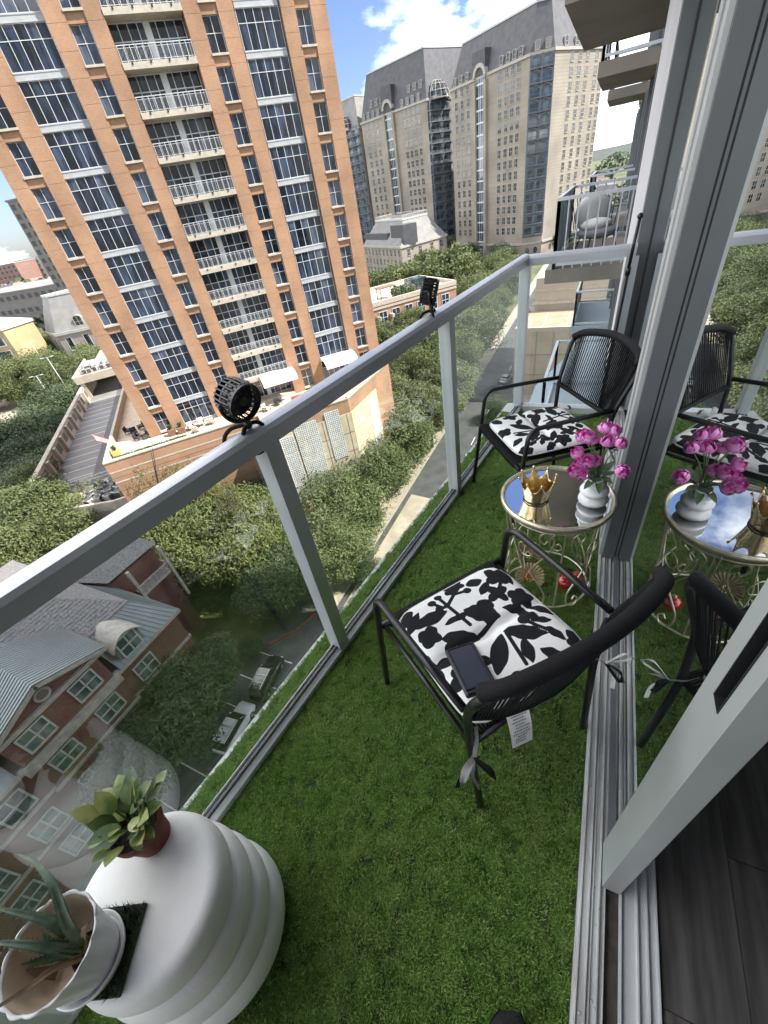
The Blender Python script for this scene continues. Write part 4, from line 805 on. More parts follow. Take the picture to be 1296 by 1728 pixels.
# terrace awnings
aw = MB(); aw.mi = 0; n = 22
for i in range(n):
    x0 = i*4.6/n; pts = [(0.0, 0.0, 0.55), (0.0, -0.8, 0.48), (0.0, -1.6, 0.25), (0.0, -2.1, -0.1), (0.0, -2.15, -0.55)]; aw.mi = i % 2
    for a, c in zip(pts, pts[1:]): aw.quad((x0, a[1], a[2]), (x0 + 4.6/n, a[1], a[2]), (x0 + 4.6/n, c[1], c[2]), (x0, c[1], c[2]))
mat('awning_white', (0.74, 0.73, 0.69), 0.8, 0, 0.05, 2); mat('awning_grey', (0.58, 0.58, 0.56), 0.8, 0, 0.05, 2)
awm = aw.mesh('awning', ['awning_white', 'awning_grey'])
for x in (13.3, 22.0): inst('awning', awm, TW, (x, -0.05, SILL(-5) - 0.5))
b = MB()
# ---- podium
PD = empty('tower_podium', (-48.1, 31.2, G), TW.rotation_euler.z, label='orange brick podium under the tower with stone bay, grilles and roof terrace', cat='building')
PP = [(-6.9, -5.8), (11.2, -5.8), (11.2, -9.4), (21.9, -9.4), (31.3, -1.2), (31.3, 30), (-6.9, 30)]
b = MB(); b.prism(PP, 0.0, ZB - 0.03); b.obj('body', 'tower_brick', PD)
b = MB(); b.prism([(-6.6, -5.5), (11.5, -5.5), (11.5, -9.1), (21.8, -9.1), (31.0, -1.0), (31.0, 29.7), (-6.6, 29.7)], ZB - 0.029, ZB); b.obj('terrace_paving', mat('terrace_tile', (0.52, 0.43, 0.33), 0.85, 0, 0.1, 1.2), PD)
def wallseg(name, m, parent, P, z0, z1, t, off=0.0):
    b = MB()
    for (a, c) in zip(P, P[1:]):
        A, C_ = Vector((*a, 0)), Vector((*c, 0)); d = (C_ - A).normalized(); nn = Vector((d.y, -d.x, 0)); b.add([(A + nn*off).to_tuple()[:2] + (z0,), (C_ + nn*off).to_tuple()[:2] + (z0,), (C_ - nn*(t-off)).to_tuple()[:2] + (z0,), (A - nn*(t-off)).to_tuple()[:2] + (z0,), (A + nn*off).to_tuple()[:2] + (z1,), (C_ + nn*off).to_tuple()[:2] + (z1,), (C_ - nn*(t-off)).to_tuple()[:2] + (z1,), (A - nn*(t-off)).to_tuple()[:2] + (z1,)], [(0,3,2,1),(4,5,6,7),(0,1,5,4),(1,2,6,5),(2,3,7,6),(3,0,4,7)])
    return b.obj(name, m, parent)
FR = [(-6.9, -5.8), (11.2, -5.8), (11.2, -9.4), (21.9, -9.4), (31.3, -1.2)]
wallseg('parapet', 'tower_brick', PD, FR, ZB - 0.031, ZB + 0.75, 0.35); wallseg('coping', 'cast_stone', PD, FR, ZB + 0.751, ZB + 0.90, 0.5, 0.08)
wallseg('parapet', 'cast_stone', PD, [(-6.9, 30), (-6.9, -5.45)], ZB - 0.031, ZB + 0.95, 0.35)
for zz in (1.3, 3.0, 4.7, 6.4, 8.1): wallseg('band', 'shadow_gap', PD, [(-6.9, -5.8), (11.2, -5.8)], ZB - zz, ZB - zz + 0.07, 0.05, 0.006)
for zz in (0.6, 1.9): wallseg('band', 'cast_stone', PD, [(-6.9, -5.8), (11.2, -5.8)], ZB - zz, ZB - zz + 0.16, 0.05, 0.03)
mat('pale_stone', (0.50, 0.43, 0.31), 0.85, 0, 0.12, 0.8)
wallseg('stone_facing', 'pale_stone', PD, [(11.3, -9.4), (21.9, -9.4), (27.5, -4.515)], 0.0, ZB - 1.0, 0.1, 0.09)
for x in (11.9, 14.3, 18.0, 21.3):
    b = MB(); b.box(x - .02, x + .02, -9.52, -9.48, 0, ZB - 1.0); b.obj('joint', 'shadow_gap', PD)
for zz in (3.6, 6.2, 8.8):
    b = MB(); b.box(11.3, 21.85, -9.515, -9.485, ZB - zz, ZB - zz + .05); b.obj('joint', 'shadow_gap', PD)
mat('grille_white', (0.60, 0.60, 0.57), 0.7); mat('grille_void', (0.05, 0.05, 0.05), 0.9)
def grille(w, h):
    b = MB(); b.mi = 1; b.box(0, w, 0.02, 0.05, 0, h); b.mi = 0; n = max(3, int(w/0.25)); m_ = max(3, int(h/0.25))
    for i in range(n + 1): x = i*w/n; b.box(x - .055, x + .055, -0.04, 0.02, -.055, h + .055)
    for j in range(m_ + 1): z = j*h/m_; b.box(0, w, -0.035, 0.015, z - .055, z + .055)
    return b.mesh('grille', ['grille_white', 'grille_void'])
gA, gB, gC = grille(1.9, 2.0), grille(2.8, 2.0), grille(1.75, 2.0)
for gm_, x, z0, nrow in ((gA, 12.15, -21.3, 4), (gB, 14.45, -20.3, 4), (gC, 18.55, -19.9, 3)):
    for r_ in range(nrow): inst('grille', gm_, PD, (x, -9.55, ZT(z0 + 1.6 - 2.25*(r_ + 1))))
for r_ in range(3):
    o = inst('grille', gC, PD, (25.6, -6.30, ZB - 1.6 - 2.25*(r_ + 1) + .2)); o.rotation_euler = (0, 0, math.atan2(8.2, 9.4))
o = inst('grille', grille(1.0, 1.0), PD, (23.2, -8.40, ZB - 3.2)); o.rotation_euler = (0, 0, math.atan2(8.2, 9.4))
# ---- terrace furniture: each a small thing
mat('sofa_red', (0.42, 0.03, 0.03), 0.8); mat('cushion_cream', (0.62, 0.58, 0.48), 0.85); mat('dark_furniture', (0.03, 0.03, 0.035), 0.7); mat('planter_brown', (0.16, 0.09, 0.06), 0.8); mat('planter_yellow', (0.55, 0.42, 0.12), 0.8)
def on_tw(u, y): return Vector((-48.1 + 0.665*u - 0.747*y, 31.2 + 0.747*u + 0.665*y, -18.5))
def terrace_chair(m, fr):
    t = empty('terrace_chair'); b = MB(); b.bbox(-.4, .4, -.4, .4, .30, .46, .04); b.obj('seat', m, t); b = MB(); b.bbox(-.4, .4, .30, .44, .46, .95, .04); b.obj('backrest', m, t)
    for sx in (-.36, .36):
        b = MB(); b.box(sx - .04, sx + .04, -.4, .4, .50, .58); b.box(sx - .03, sx + .03, -.38, -.30, 0, .5); b.box(sx - .03, sx + .03, .30, .38, 0, .5); b.obj('armrest', fr, t)
    return t
tc1 = terrace_chair('cushion_cream', 'dark_furniture'); tc2 = terrace_chair('dark_furniture', 'dark_furniture')
places = [(tc1, 3.0, -1.4, 0.3, 'cream'), (tc1, 4.3, -1.0, 0.1, 'cream'), (tc1, 5.5, -1.6, 2.8, 'cream'), (tc1, 3.6, -2.8, 2.6, 'cream'), (tc2, -4.2, 3.0, 0.2, 'dark'), (tc2, -5.0, 4.2, 1.3, 'dark'), (tc2, -3.4, 4.4, -1.2, 'dark'), (tc2, -3.6, 0.6, 0.9, 'dark'), (tc2, -2.6, 0.4, -0.8, 'dark'), (tc1, 19.4, -4.6, 0.2, 'cream'), (tc1, 12.6, -3.0, 0.7, 'cream'), (tc2, 14.4, -2.2, 0.4, 'dark')]
wh = ['left of the seats before the glass strip', 'second seat before the glass strip', 'right of the seats before the glass strip', 'nearest the parapet before the glass strip', 'at the back of the shaded corner', 'left in the shaded corner', 'right in the shaded corner', 'by the corner pier, left one', 'by the corner pier, right one', 'beside the red sofa', 'left of the left awning', 'under the left awning']
seen = set()
for (pr_, u, y, a, c), w_ in zip(places, wh):
    o = pr_ if pr_.name not in seen else copy_tree(pr_); seen.add(pr_.name); o.location = on_tw(u, y); o.rotation_euler = (0, 0, TW.rotation_euler.z + a); tag(o, f'{c} terrace armchair on the tower podium, {w_}', 'armchair', 'armchairs on the tower terrace')
so_ = empty('sofa', on_tw(17.6, -3.6), TW.rotation_euler.z + 0.1, label='red outdoor sofa on the tower terrace between the awnings', cat='sofa')
b = MB(); b.bbox(-1.5, 1.5, -.45, .45, 0.1, .45, .05); b.obj('seat', 'sofa_red', so_); b = MB(); b.bbox(-1.5, 1.5, .3, .5, .45, .9, .05); b.obj('backrest', 'sofa_red', so_); b = MB(); b.bbox(-1.45, 0.2, -.4, .25, .45, .56, .05); b.obj('cushion', 'cushion_cream', so_)
for (u, y, m, w_) in ((0.6, -1.2, 'planter_brown', 'brown cube planter by the left pier of the tower'), (1.8, -1.4, 'planter_brown', 'brown cube planter right of the left pier of the tower'), (-5.9, -2.6, 'planter_yellow', 'yellow planter at the left corner of the terrace')):
    t = empty('planter', on_tw(u, y), TW.rotation_euler.z, label=w_, cat='planter', group='planters on the tower terrace'); b = MB(); b.bbox(-.45, .45, -.45, .45, 0, .8, .05); b.obj('box', m, t); b = MB(); q = random.Random(int(u*10))
    for i in range(120): a = q.uniform(0, 6.28); r_ = q.uniform(0, .5); leafq(b, (0, 0, .8), (r_*math.cos(a), r_*math.sin(a), .8 + q.uniform(.2, .7)), .05)
    b.obj('plant', 'leaf_dark', t)
t = empty('hedge_planter', on_tw(-2.0, -4.6), TW.rotation_euler.z, label='long green hedge planter along the terrace parapet', cat='planter'); b = MB(); b.box(-4, 4.5, -.3, .3, 0, .5); b.obj('box', 'cast_stone', t); b = MB(); q = random.Random(8)
for i in range(1500): x, y = q.uniform(-3.9, 4.4), q.uniform(-.28, .28); a = q.uniform(0, 6.28); leafq(b, (x, y, .5), (x + .15*math.cos(a), y + .15*math.sin(a), .6 + q.uniform(0, .3)), .06, n=2)
b.obj('hedge', 'leaf_dark', t)
b = MB(); b.tube([(0, 0, 0), (-1.6, -0.9, 2.6)], 0.04, 6); t = empty('flag', on_tw(-7.0, 1.5), TW.rotation_euler.z + 0.6, label='small striped flag on a slanted pole at the terrace edge', cat='flag'); b.obj('pole', 'white_frame', t)
mat('flag_red', (0.45, 0.04, 0.05), 0.8); mat('flag_white', (0.7, 0.7, 0.7), 0.8); mat('flag_blue', (0.04, 0.06, 0.2), 0.8); b = MB()
for j in range(9):
    b.mi = j % 2
    for i in range(5): x0, x1 = -1.5 + i*.34, -1.5 + (i+1)*.34; z = lambda x: 2.5 - (x + 1.5)*1.0 - j*.09; w_ = lambda x: -.85 + .55*(x + 1.5)/1.6 - 0.06*math.sin(x*6); b.quad((x0, w_(x0), z(x0)), (x1, w_(x1), z(x1)), (x1, w_(x1) - .04, z(x1) - .09), (x0, w_(x0) - .04, z(x0) - .09))
b.obj('cloth', ['flag_red', 'flag_white'], t)
# ---- parking deck
DK = empty('parking_deck', (-48.1, 31.2, G), TW.rotation_euler.z, label='beige rooftop parking deck with white stall lines in the shade of the tower', cat='parking deck')
ZD = ZT(-25.4)
mat('deck_beige', (0.40, 0.35, 0.28), 0.9, 0, 0.12, 0.6); mat('deck_floor', (0.20, 0.19, 0.175), 0.9, 0, 0.1, 0.4); mat('deck_aisle', (0.105, 0.105, 0.105), 0.9, 0, 0.12, 0.5)
b = MB(); b.prism([(-20.6, 9), (-16.5, 1.0), (-9.5, -1.5), (-6.95, -1.5), (-6.95, 95), (-20.6, 95)], 0, ZD); b.obj('body', 'deck_beige', DK)
b = MB(); b.quad((-20.0, 9, ZD+.006), (-14.3, 9, ZD+.006), (-14.3, 94, ZD+.006), (-20, 94, ZD+.006)); b.obj('floor', 'deck_floor', DK)
b = MB(); b.quad((-14.29, 9, ZD+.006), (-7.0, 9, ZD+.006), (-7.0, 94, ZD+.006), (-14.29, 94, ZD+.006)); b.obj('aisle', 'deck_aisle', DK)
lnm = MB(); lnm.box(0, 5.6, -.07, .07, 0, .006); lnm = lnm.mesh('stall_line', 'road_paint')
for k in range(14): inst('stall_line', lnm, DK, (-19.9, 12.5 + 2.95*k, ZD + .008))
b = MB(); b.box(-20.6, -20.25, 9, 95, ZD + .001, ZD + 2.6); b.obj('wall', 'deck_beige', DK)
b = MB(); b.box(-20.8, -20.1, 9, 95, ZD + 2.61, ZD + 2.85); b.obj('coping', 'deck_beige', DK)
for k in range(9):
    b = MB(); b.box(-20.24, -19.7, 10 + 5.2*k, 10.8 + 5.2*k, ZD + .01, ZD + 2.6); b.obj('buttress', 'deck_beige', DK)
    b = MB(); b.box(-20.249, -20.2, 12 + 5.2*k, 14.4 + 5.2*k, ZD + .7, ZD + 2.1); b.obj('wall_panel', mat('panel_dark', (0.14, 0.12, 0.10), 0.9) if k == 0 else 'panel_dark', DK)
b = MB(); b.box(-21, -9.5, 56, 75, ZD + 3.8, ZD + 4.5); b.box(-21, -9.5, 55.7, 56, ZD + 3.5, ZD + 5.1); b.box(-9.8, -9.5, 56, 75, ZD + 4.5, ZD + 5.1); b.box(-21.3, -21, 56, 75, ZD + 3.8, ZD + 5.1); b.obj('canopy_roof', 'deck_beige', DK)
for x in (-20.4, -12): b = MB(); b.box(x, x + .8, 56.1, 56.9, ZD + .01, ZD + 3.8); b.obj('column', 'deck_beige', DK)
b = MB(); b.box(-20.4, -10, 70, 70.3, ZD, ZD + 3.8); b.obj('back_wall', 'panel_dark', DK)
mat('unit_metal', (0.40, 0.41, 0.41), 0.5, 0.3, 0.2, 3); mat('unit_dark', (0.06, 0.06, 0.065), 0.7)
def acunit():
    t = empty('condenser_unit'); b = MB(); b.bbox(-.5, .5, -.5, .5, .1, 1.1, .05); b.obj('case', 'unit_metal', t); b = MB(); b.lathe([(0.0, 1.105), (.40, 1.105), (.42, 1.14), (.46, 1.14), (.46, 1.10)], 14); b.obj('fan_guard', 'unit_dark', t); b = MB(); b.box(-.42, .42, -.515, -.501, .2, .95); b.obj('louvre', 'unit_dark', t); return t
ac = acunit(); q = random.Random(2); n_ = 0
def acpos(u, y, z): return Vector((-48.1 + 0.665*u - 0.747*y, 31.2 + 0.747*u + 0.665*y, z))
for r_ in range(4):
    for c in range(5):
        o = ac if n_ == 0 else copy_tree(ac); n_ += 1; o.location = acpos(-13.2 + c*1.25 + q.uniform(-.15, .15), 1.2 + r_*1.5 + q.uniform(-.2, .2), -25.4); o.rotation_euler = (0, 0, q.uniform(0, 3)); tag(o, 'grey metal condenser unit crowded in the yard before the parking deck', 'condenser', 'condensers in the yard')
for r_ in range(2):
    for c in range(7):
        o = copy_tree(ac); o.location = acpos(-19.6 + c*1.4, 60 + r_*3.2 + q.uniform(-.4, .4), -20.9); o.rotation_euler = (0, 0, q.uniform(0, 3)); tag(o, 'dark condenser unit on the canopy roof at the end of the parking deck', 'condenser', 'condensers on the canopy roof')
b = MB(); b.box(-20.0, -7.0, 9.0, 9.08, ZD + .9, ZD + 1.0); b.box(-20, -7, 9.0, 9.06, ZD + .45, ZD + .52)
for k in range(18): b.box(-19.9 + k*.75, -19.84 + k*.75, 9.0, 9.06, ZD, ZD + .9)
b.obj('end_rail', 'white_frame', DK)
b = MB(); b.prism([(-16.8, 0.8), (-9.6, -1.9), (-6.96, -1.9), (-6.96, -1.5), (-9.5, -1.5), (-16.5, 1.05)], ZD, ZD + 1.2); b.obj('yard_wall', 'cast_stone', DK)
# ================================================================ stone blocks of the crescent, other buildings
mat('limestone', (0.285, 0.252, 0.208), 0.9, 0, 0.16, 0.12); mat('limestone_joint', (0.20, 0.175, 0.145), 0.95); mat('slate', (0.07, 0.071, 0.08), 0.7, 0, 0.18, 0.5); mat('slate_pale', (0.20, 0.195, 0.185), 0.8, 0, 0.12, 0.4)
mat('bay_metal', (0.12, 0.14, 0.165), 0.6, 0, 0.1, 1); mat('stone_trim', (0.36, 0.34, 0.30), 0.85, 0, 0.08, 0.5); mat('crest', (0.42, 0.46, 0.44), 0.7)
panemat('strip_pane', (0.015, 0.03, 0.045), (0.16, 0.22, 0.26), 0.35)
def V2(p): return Vector((p[0], p[1], 0))
class Face:
    """vertical wall plane from A to B (left to right seen from outside); local u, out, z"""
    def __init__(s, A, B): s.A = V2(A); s.B = V2(B); s.L = (s.B - s.A).length; s.d = (s.B - s.A)/s.L; s.n = Vector((s.d.y, -s.d.x, 0))
    def p(s, u, o, z): q = s.A + s.d*u + s.n*o; return (q.x, q.y, z)
    def box(s, b, u0, u1, o0, o1, z0, z1):
        P = [s.p(u, o, z) for z in (z0, z1) for (u, o) in ((u0, o1), (u1, o1), (u1, o0), (u0, o0))]; b.add(P, [(0,3,2,1),(4,5,6,7),(0,1,5,4),(1,2,6,5),(2,3,7,6),(3,0,4,7)])
def windows(T, F, us, zs, w, h, frame='stone_trim', pane='grey_pane', sill=True, mun=True, fr_name='window_frames', pn='panes'):
    f = MB(); p = MB()
    for z in zs:
        for u in us:
            F.box(p, u - w/2, u + w/2, -0.05, 0.03, z, z + h)
            if sill: F.box(f, u - w/2 - .15, u + w/2 + .15, 0.0, 0.22, z - .22, z - .01)
            if mun:
                F.box(f, u - .06, u + .06, 0.031, 0.10, z + .01, z + h - .01); F.box(f, u - w/2 + .01, u + w/2 - .01, 0.031, 0.09, z + h*.5 - .06, z + h*.5 + .06)
            for (a, c) in ((u - w/2 - .13, u - w/2), (u + w/2, u + w/2 + .13)): F.box(f, a, c, 0.0, 0.12, z, z + h + .1)
            F.box(f, u - w/2, u + w/2, 0.0, 0.12, z + h, z + h + .12)
    f.obj(fr_name, frame, T, kind='stuff'); p.obj(pn, pane, T, kind='stuff')
def inset(P, d):
    n = len(P); out = []
    for i in range(n):
        a, b_, c = V2(P[i-1]), V2(P[i]), V2(P[(i+1) % n]); d1 = (b_ - a).normalized(); d2 = (c - b_).normalized(); n1 = Vector((-d1.y, d1.x, 0)); n2 = Vector((-d2.y, d2.x, 0)); k = 1 + n1.dot(n2); q = b_ + (n1 + n2)*(d/max(k, .25)); out.append((q.x, q.y))
    return out
def mansard(T, P, z0, z1, d, m, cap='crest'):
    Q = inset(P, d); n = len(P); b = MB()
    for i in range(n): j = (i+1) % n; b.quad((*P[i], z0), (*P[j], z0), (*Q[j], z1), (*Q[i], z1))
    b.add([(*q, z1) for q in Q], [tuple(range(n))]); r = b.obj('roof', m, T)
    for (q0, q1) in ((P, inset(P, -.5)), (Q, inset(Q, -.25))):
        zz = z0 if q0 is P else z1; c = MB()
        for i in range(n): j = (i+1) % n; A = [(*q0[i], zz), (*q0[j], zz), (*q1[j], zz), (*q1[i], zz)]; h = .9; Bv = [(p[0], p[1], p[2] - (h if q0 is P else -.6)) for p in A]; c.add(A + Bv, [(0,1,2,3),(7,6,5,4),(0,4,5,1),(1,5,6,2),(2,6,7,3),(3,7,4,0)])
        c.obj('cornice' if q0 is P else 'crest', 'stone_trim' if q0 is P else cap, T)
    return r, Q
def dormer_mesh(w, h, dep):
    b = MB(); b.mi = 0; b.box(-w/2, -w/2 + .2, 0, dep, 0, h); b.box(w/2 - .2, w/2, 0, dep, 0, h); n = 8; b.box(-w/2 + .2, w/2 - .2, 0, dep, 0, .25)
    for k in range(n):
        a0, a1 = math.pi*k/n, math.pi*(k+1)/n; r0, r1 = w/2 + .08, w/2 - .2
        A = [(r0*math.cos(a0), 0, h + r0*.6*math.sin(a0)), (r0*math.cos(a1), 0, h + r0*.6*math.sin(a1)), (r1*math.cos(a1), 0, h + r1*.6*math.sin(a1)), (r1*math.cos(a0), 0, h + r1*.6*math.sin(a0))]; B_ = [(x, dep, z) for x, y, z in A]
        b.add(A + B_, [(0,1,2,3),(7,6,5,4),(0,4,5,1),(1,5,6,2),(2,6,7,3),(3,7,4,0)])
    b.mi = 1; b.box(-w/2 + .2, w/2 - .2, .12, .2, .25, h + .2*w); b.mi = 0; b.box(-.05, .05, .06, .12, .25, h + .25*w); b.box(-w/2 + .2, w/2 - .2, .07, .115, h*.55, h*.55 + .1)
    return b.mesh('dormer', ['stone_trim', 'grey_pane'])
DM = dormer_mesh(2.0, 2.3, 3.0)
def dormers(T, F, us, z, out, me=DM):
    for u in us:
        p = F.p(u, out, z); inst('dormer', me, T, p, math.atan2(F.d.y, F.d.x))
def glazed_bay(T, F, u0, u1, z0, z1, step):
    """tall window strip in a stone surround ending in an arch above the cornice"""
    b = MB(); F.box(b, u0 - 1.4, u0, 0, 1.3, G, z1 - 2); F.box(b, u1, u1 + 1.4, 0, 1.3, G, z1 - 2); b.obj('pilaster', 'limestone', T)
    p = MB(); F.box(p, u0, u1, 0.02, .30, z0, z1); um = (u0+u1)/2; r = (u1-u0)/2; K = 12
    p.add([F.p(um, .25, z1)] + [F.p(um + r*math.cos(math.pi*k/K), .25, z1 + r*math.sin(math.pi*k/K)) for k in range(K+1)], [(0, k+1, k+2) for k in range(K)]); p.obj('pane', 'strip_pane', T)
    f = MB()
    for k in range(int((z1 - z0)/step) + 1): z = z0 + k*step; F.box(f, u0, u1, .301, .5, z, z + .55)
    for u in (u0 + (u1-u0)*.25, um, u0 + (u1-u0)*.75): F.box(f, u - .07, u + .07, .301, .42, z0, z1 + r*.7)
    f.obj('mullions', 'white_frame', T)
    a = MB()
    for k in range(K):
        a0, a1 = math.pi*k/K, math.pi*(k+1)/K
        A = [F.p(um + q*math.cos(t), o, z1 - .5 + q*math.sin(t)) for o in (1.4, -4.5) for (q, t) in ((r + 1.3, a0), (r + 1.3, a1), (r, a1), (r, a0))]; a.add(A, [(0,1,2,3),(7,6,5,4),(0,4,5,1),(1,5,6,2),(2,6,7,3),(3,7,4,0)])
    a.obj('arch', 'stone_trim', T)
def iron_bay(T, F, rows, step, cols=2):
    b = MB(); F.box(b, 0, F.L, .02, .1, rows[-1] - 1, rows[0] + step); b.obj('bay_back', 'bay_metal', T)
    p = MB(); f = MB()
    for z in rows:
        F.box(f, 0, F.L, .1, 1.7, z - .35, z - .05); F.box(f, 0, F.L, 1.6, 1.66, z + .95, z + 1.05); F.box(f, 0, F.L, 1.6, 1.66, z + .1, z + .17)
        n = int(F.L/.55)
        for i in range(n + 1): F.box(f, i*F.L/n - .03, i*F.L/n + .03, 1.6, 1.65, z - .05, z + 1)
        for c in range(cols):
            w = F.L/cols; u = (c + .5)*w; F.box(p, u - w*.36, u + w*.36, .1, .2, z + .1, z + step*.62); K = 8; r = w*.42
            for k in range(K):
                a0, a1 = math.pi*k/K, math.pi*(k+1)/K; zc = z + step*.48; A = [F.p(u + q*math.cos(t), o, zc + q*.75*math.sin(t)) for o in (1.6, 1.4) for (q, t) in ((r + .28, a0), (r + .28, a1), (r, a1), (r, a0))]; f.add(A, [(0,1,2,3),(7,6,5,4),(0,4,5,1),(1,5,6,2),(2,6,7,3),(3,7,4,0)])
        for c in range(cols + 1): u = min(max(c*F.L/cols, .15), F.L - .15); F.box(f, u - .14, u + .14, 1.4, 1.64, z - .05, z + step - .36)
    p.obj('panes', 'strip_pane', T, kind='stuff'); f.obj('ironwork', 'bay_metal', T, kind='stuff')
def courses(T, F, z0, z1, step, u0=0, u1=None, proud=.012):
    b = MB(); z = z0
    while z < z1: F.box(b, u0, u1 or F.L, .0, proud, z, z + .09); z += step
    b.obj('course_joints', 'limestone_joint', T, kind='stuff')
ROWS = [30.5 - 4.18*k for k in range(14)]
# ---- right block
B0, B1, B2, B3 = (-77.8, 266.9), (-37.4, 237.0), (-28.8, 239.3), (-12.3, 267.9)
T = empty('stone_tower_block', (-40, 250, G), label='limestone high rise with dark mansard roof and one bright sunlit side, behind the railing corner', cat='building', group='limestone blocks in the background')
def W(o): return o
def at_world(T):     # children were built in world space
    for c in T.children: c.location = (c.location[0] - T.location[0], c.location[1] - T.location[1], c.location[2] - T.location[2])
FB, FBY, FBR = Face(B0, B1), Face(B1, B2), Face(B2, B3)
PB = [B0, B1, B2, B3, (-14.5, 302), (-40, 320)]
b = MB(); b.prism(PB[::1], G, 33.6); b.obj('wall', 'limestone', T)
mansard(T, PB, 34.4, 47.5, 4.2, 'slate')
windows(T, FB, [FB.L*f for f in (.08, .165, .25, .672, .749, .819, .887)], ROWS, 1.9, 2.7)
glazed_bay(T, FB, FB.L*.375, FB.L*.49, -27, 34.5, 4.18); iron_bay(T, FBY, [r - .6 for r in ROWS], 4.18)
windows(T, FBR, [FBR.L*f for f in (.337, .492, .642, .83, .95)], ROWS[:], 1.75, 2.6, pane='grey_pane'); courses(T, FBR, -28, 34, 1.05); courses(T, FB, -28, 34, 2.09)
b = MB()
for F in (FB, FBY, FBR): F.box(b, 0, F.L, 0.0, .5, -28.4, -27.6)
b.obj('string_course', 'stone_trim', T)
dormers(T, FB, [FB.L*f for f in (.06, .15, .24, .68, .76, .83, .90)], 34.6, .2); dormers(T, FBR, [FBR.L*f for f in (.2, .4, .62)], 34.6, .2); dormers(T, FBY, [FBY.L*f for f in (.28, .72)], 34.6, .2)
o_ = MB()
for F, us in ((FB, [F_*FB.L for F_ in (.1, .2, .62, .7, .78, .86)]), (FBY, [FBY.L*.3, FBY.L*.7]), (FBR, [FBR.L*.2, FBR.L*.35, FBR.L*.5])):
    for u in us: o_.add([F.p(u + 1.0*math.cos(6.283*k/14), .04, -31.0 + 1.35*math.sin(6.283*k/14)) for k in range(14)], [tuple(range(14))])
o_.obj('oval_windows', 'grey_pane', T, kind='stuff')
p = MB(); u = FB.L*.43; FB.box(p, u - 1.8, u + 1.8, .3, .36, G + .5, -30.5); p.add([FB.p(u, .36, -30.5)] + [FB.p(u + 1.8*math.cos(math.pi*k/10), .36, -30.5 + 1.8*math.sin(math.pi*k/10)) for k in range(11)], [(0, k+1, k+2) for k in range(10)]); p.obj('entrance_window', 'grey_pane', T)
f = MB()
for k in range(4): FB.box(f, u - 1.8 + k*1.2 - .08, u - 1.8 + k*1.2 + .08, .365, .45, G + .5, -29.2)
for k in range(5): FB.box(f, u - 1.8, u + 1.8, .365, .44, G + 1.5 + k*1.2, G + 1.62 + k*1.2)
f.obj('entrance_frame', 'white_frame', T)
b = MB(); FB.box(b, FB.L*.33, FB.L*.50, -4.0, .8, 34.5, 42.0); b.obj('roof_tower', 'slate', T)
at_world(T)
# ---- left block
A0, A1, A2 = (-138.8, 292.8), (-92.0, 272.9), (-84.3, 286.9)
T = empty('stone_tower_block', (-100, 290, G), label='limestone high rise with two rows of dormers and a glass cupola', cat='building', group='limestone blocks in the background')
FA, FAY = Face(A0, A1), Face(A1, A2); PA = [A0, A1, A2, (-70, 310), (-120, 335)]
b = MB(); b.prism(PA, G, 33.6); b.obj('wall', 'limestone', T); mansard(T, PA, 34.4, 52.5, 4.4, 'slate')
windows(T, FA, [FA.L*f for f in (.088, .179, .261, .682, .746, .812, .882)], ROWS, 1.9, 2.7); glazed_bay(T, FA, FA.L*.405, FA.L*.512, -27, 36, 4.18); iron_bay(T, FAY, [r - .6 for r in ROWS], 4.18); courses(T, FA, -28, 34, 2.09)
dormers(T, FA, [FA.L*f for f in (.05, .13, .21, .29, .66, .74, .81, .89)], 34.6, .2); dormers(T, FA, [FA.L*f for f in (.17, .26, .34, .75, .83, .91)], 39.0, -1.0)
b = MB(); FA.box(b, FA.L*.37, FA.L*.53, -4.0, .6, 34.5, 44.5); b.obj('roof_tower', 'slate', T)
def cupola(T, F, r, z):
    c = V2(F.p(F.L/2, -1.0, 0)); f = MB(); K = 14
    for k in range(K):
        a = 2*math.pi*k/K; f.tube([(c.x + r*math.cos(a)*math.cos(e), c.y + r*math.sin(a)*math.cos(e), z + r*1.15*math.sin(e)) for e in [math.pi/2*i/8 for i in range(9)]], .16, 4)
    for e in (0.05, .45, .85, 1.2): f.tube([(c.x + r*math.cos(e)*math.cos(2*math.pi*k/20), c.y + r*math.cos(e)*math.sin(2*math.pi*k/20), z + r*1.15*math.sin(e)) for k in range(20)], .15, 4, True)
    o = f.obj('cupola', 'stone_trim', T); g_ = MB(); g_.lathe([(r*.96*math.cos(e), r*1.12*math.sin(e)) for e in [math.pi/2*i/8 for i in range(9)]], 20, (c.x, c.y, z)); g_.obj('cupola_glass', 'grey_pane', o)
cupola(T, FAY, 6.5, 33.5); at_world(T)
# ---- far-left block, mostly hidden by the tower
C0_, C1_ = (-165, 306), (-141.5, 294.5)
T = empty('stone_tower_block', (-150, 300, G), label='limestone block with iron balconies just visible at the right edge of the brick tower', cat='building', group='limestone blocks in the background')
FC = Face(C0_, C1_); PC = [C0_, C1_, (-135, 330), (-160, 340)]; b = MB(); b.prism(PC, G, 33.0); b.obj('wall', 'limestone', T); mansard(T, PC, 33.4, 47.0, 4.2, 'slate_pale'); iron_bay(T, FC, [r - .6 for r in ROWS], 4.18, 4); cupola(T, FC, 6.0, 33.0); at_world(T)
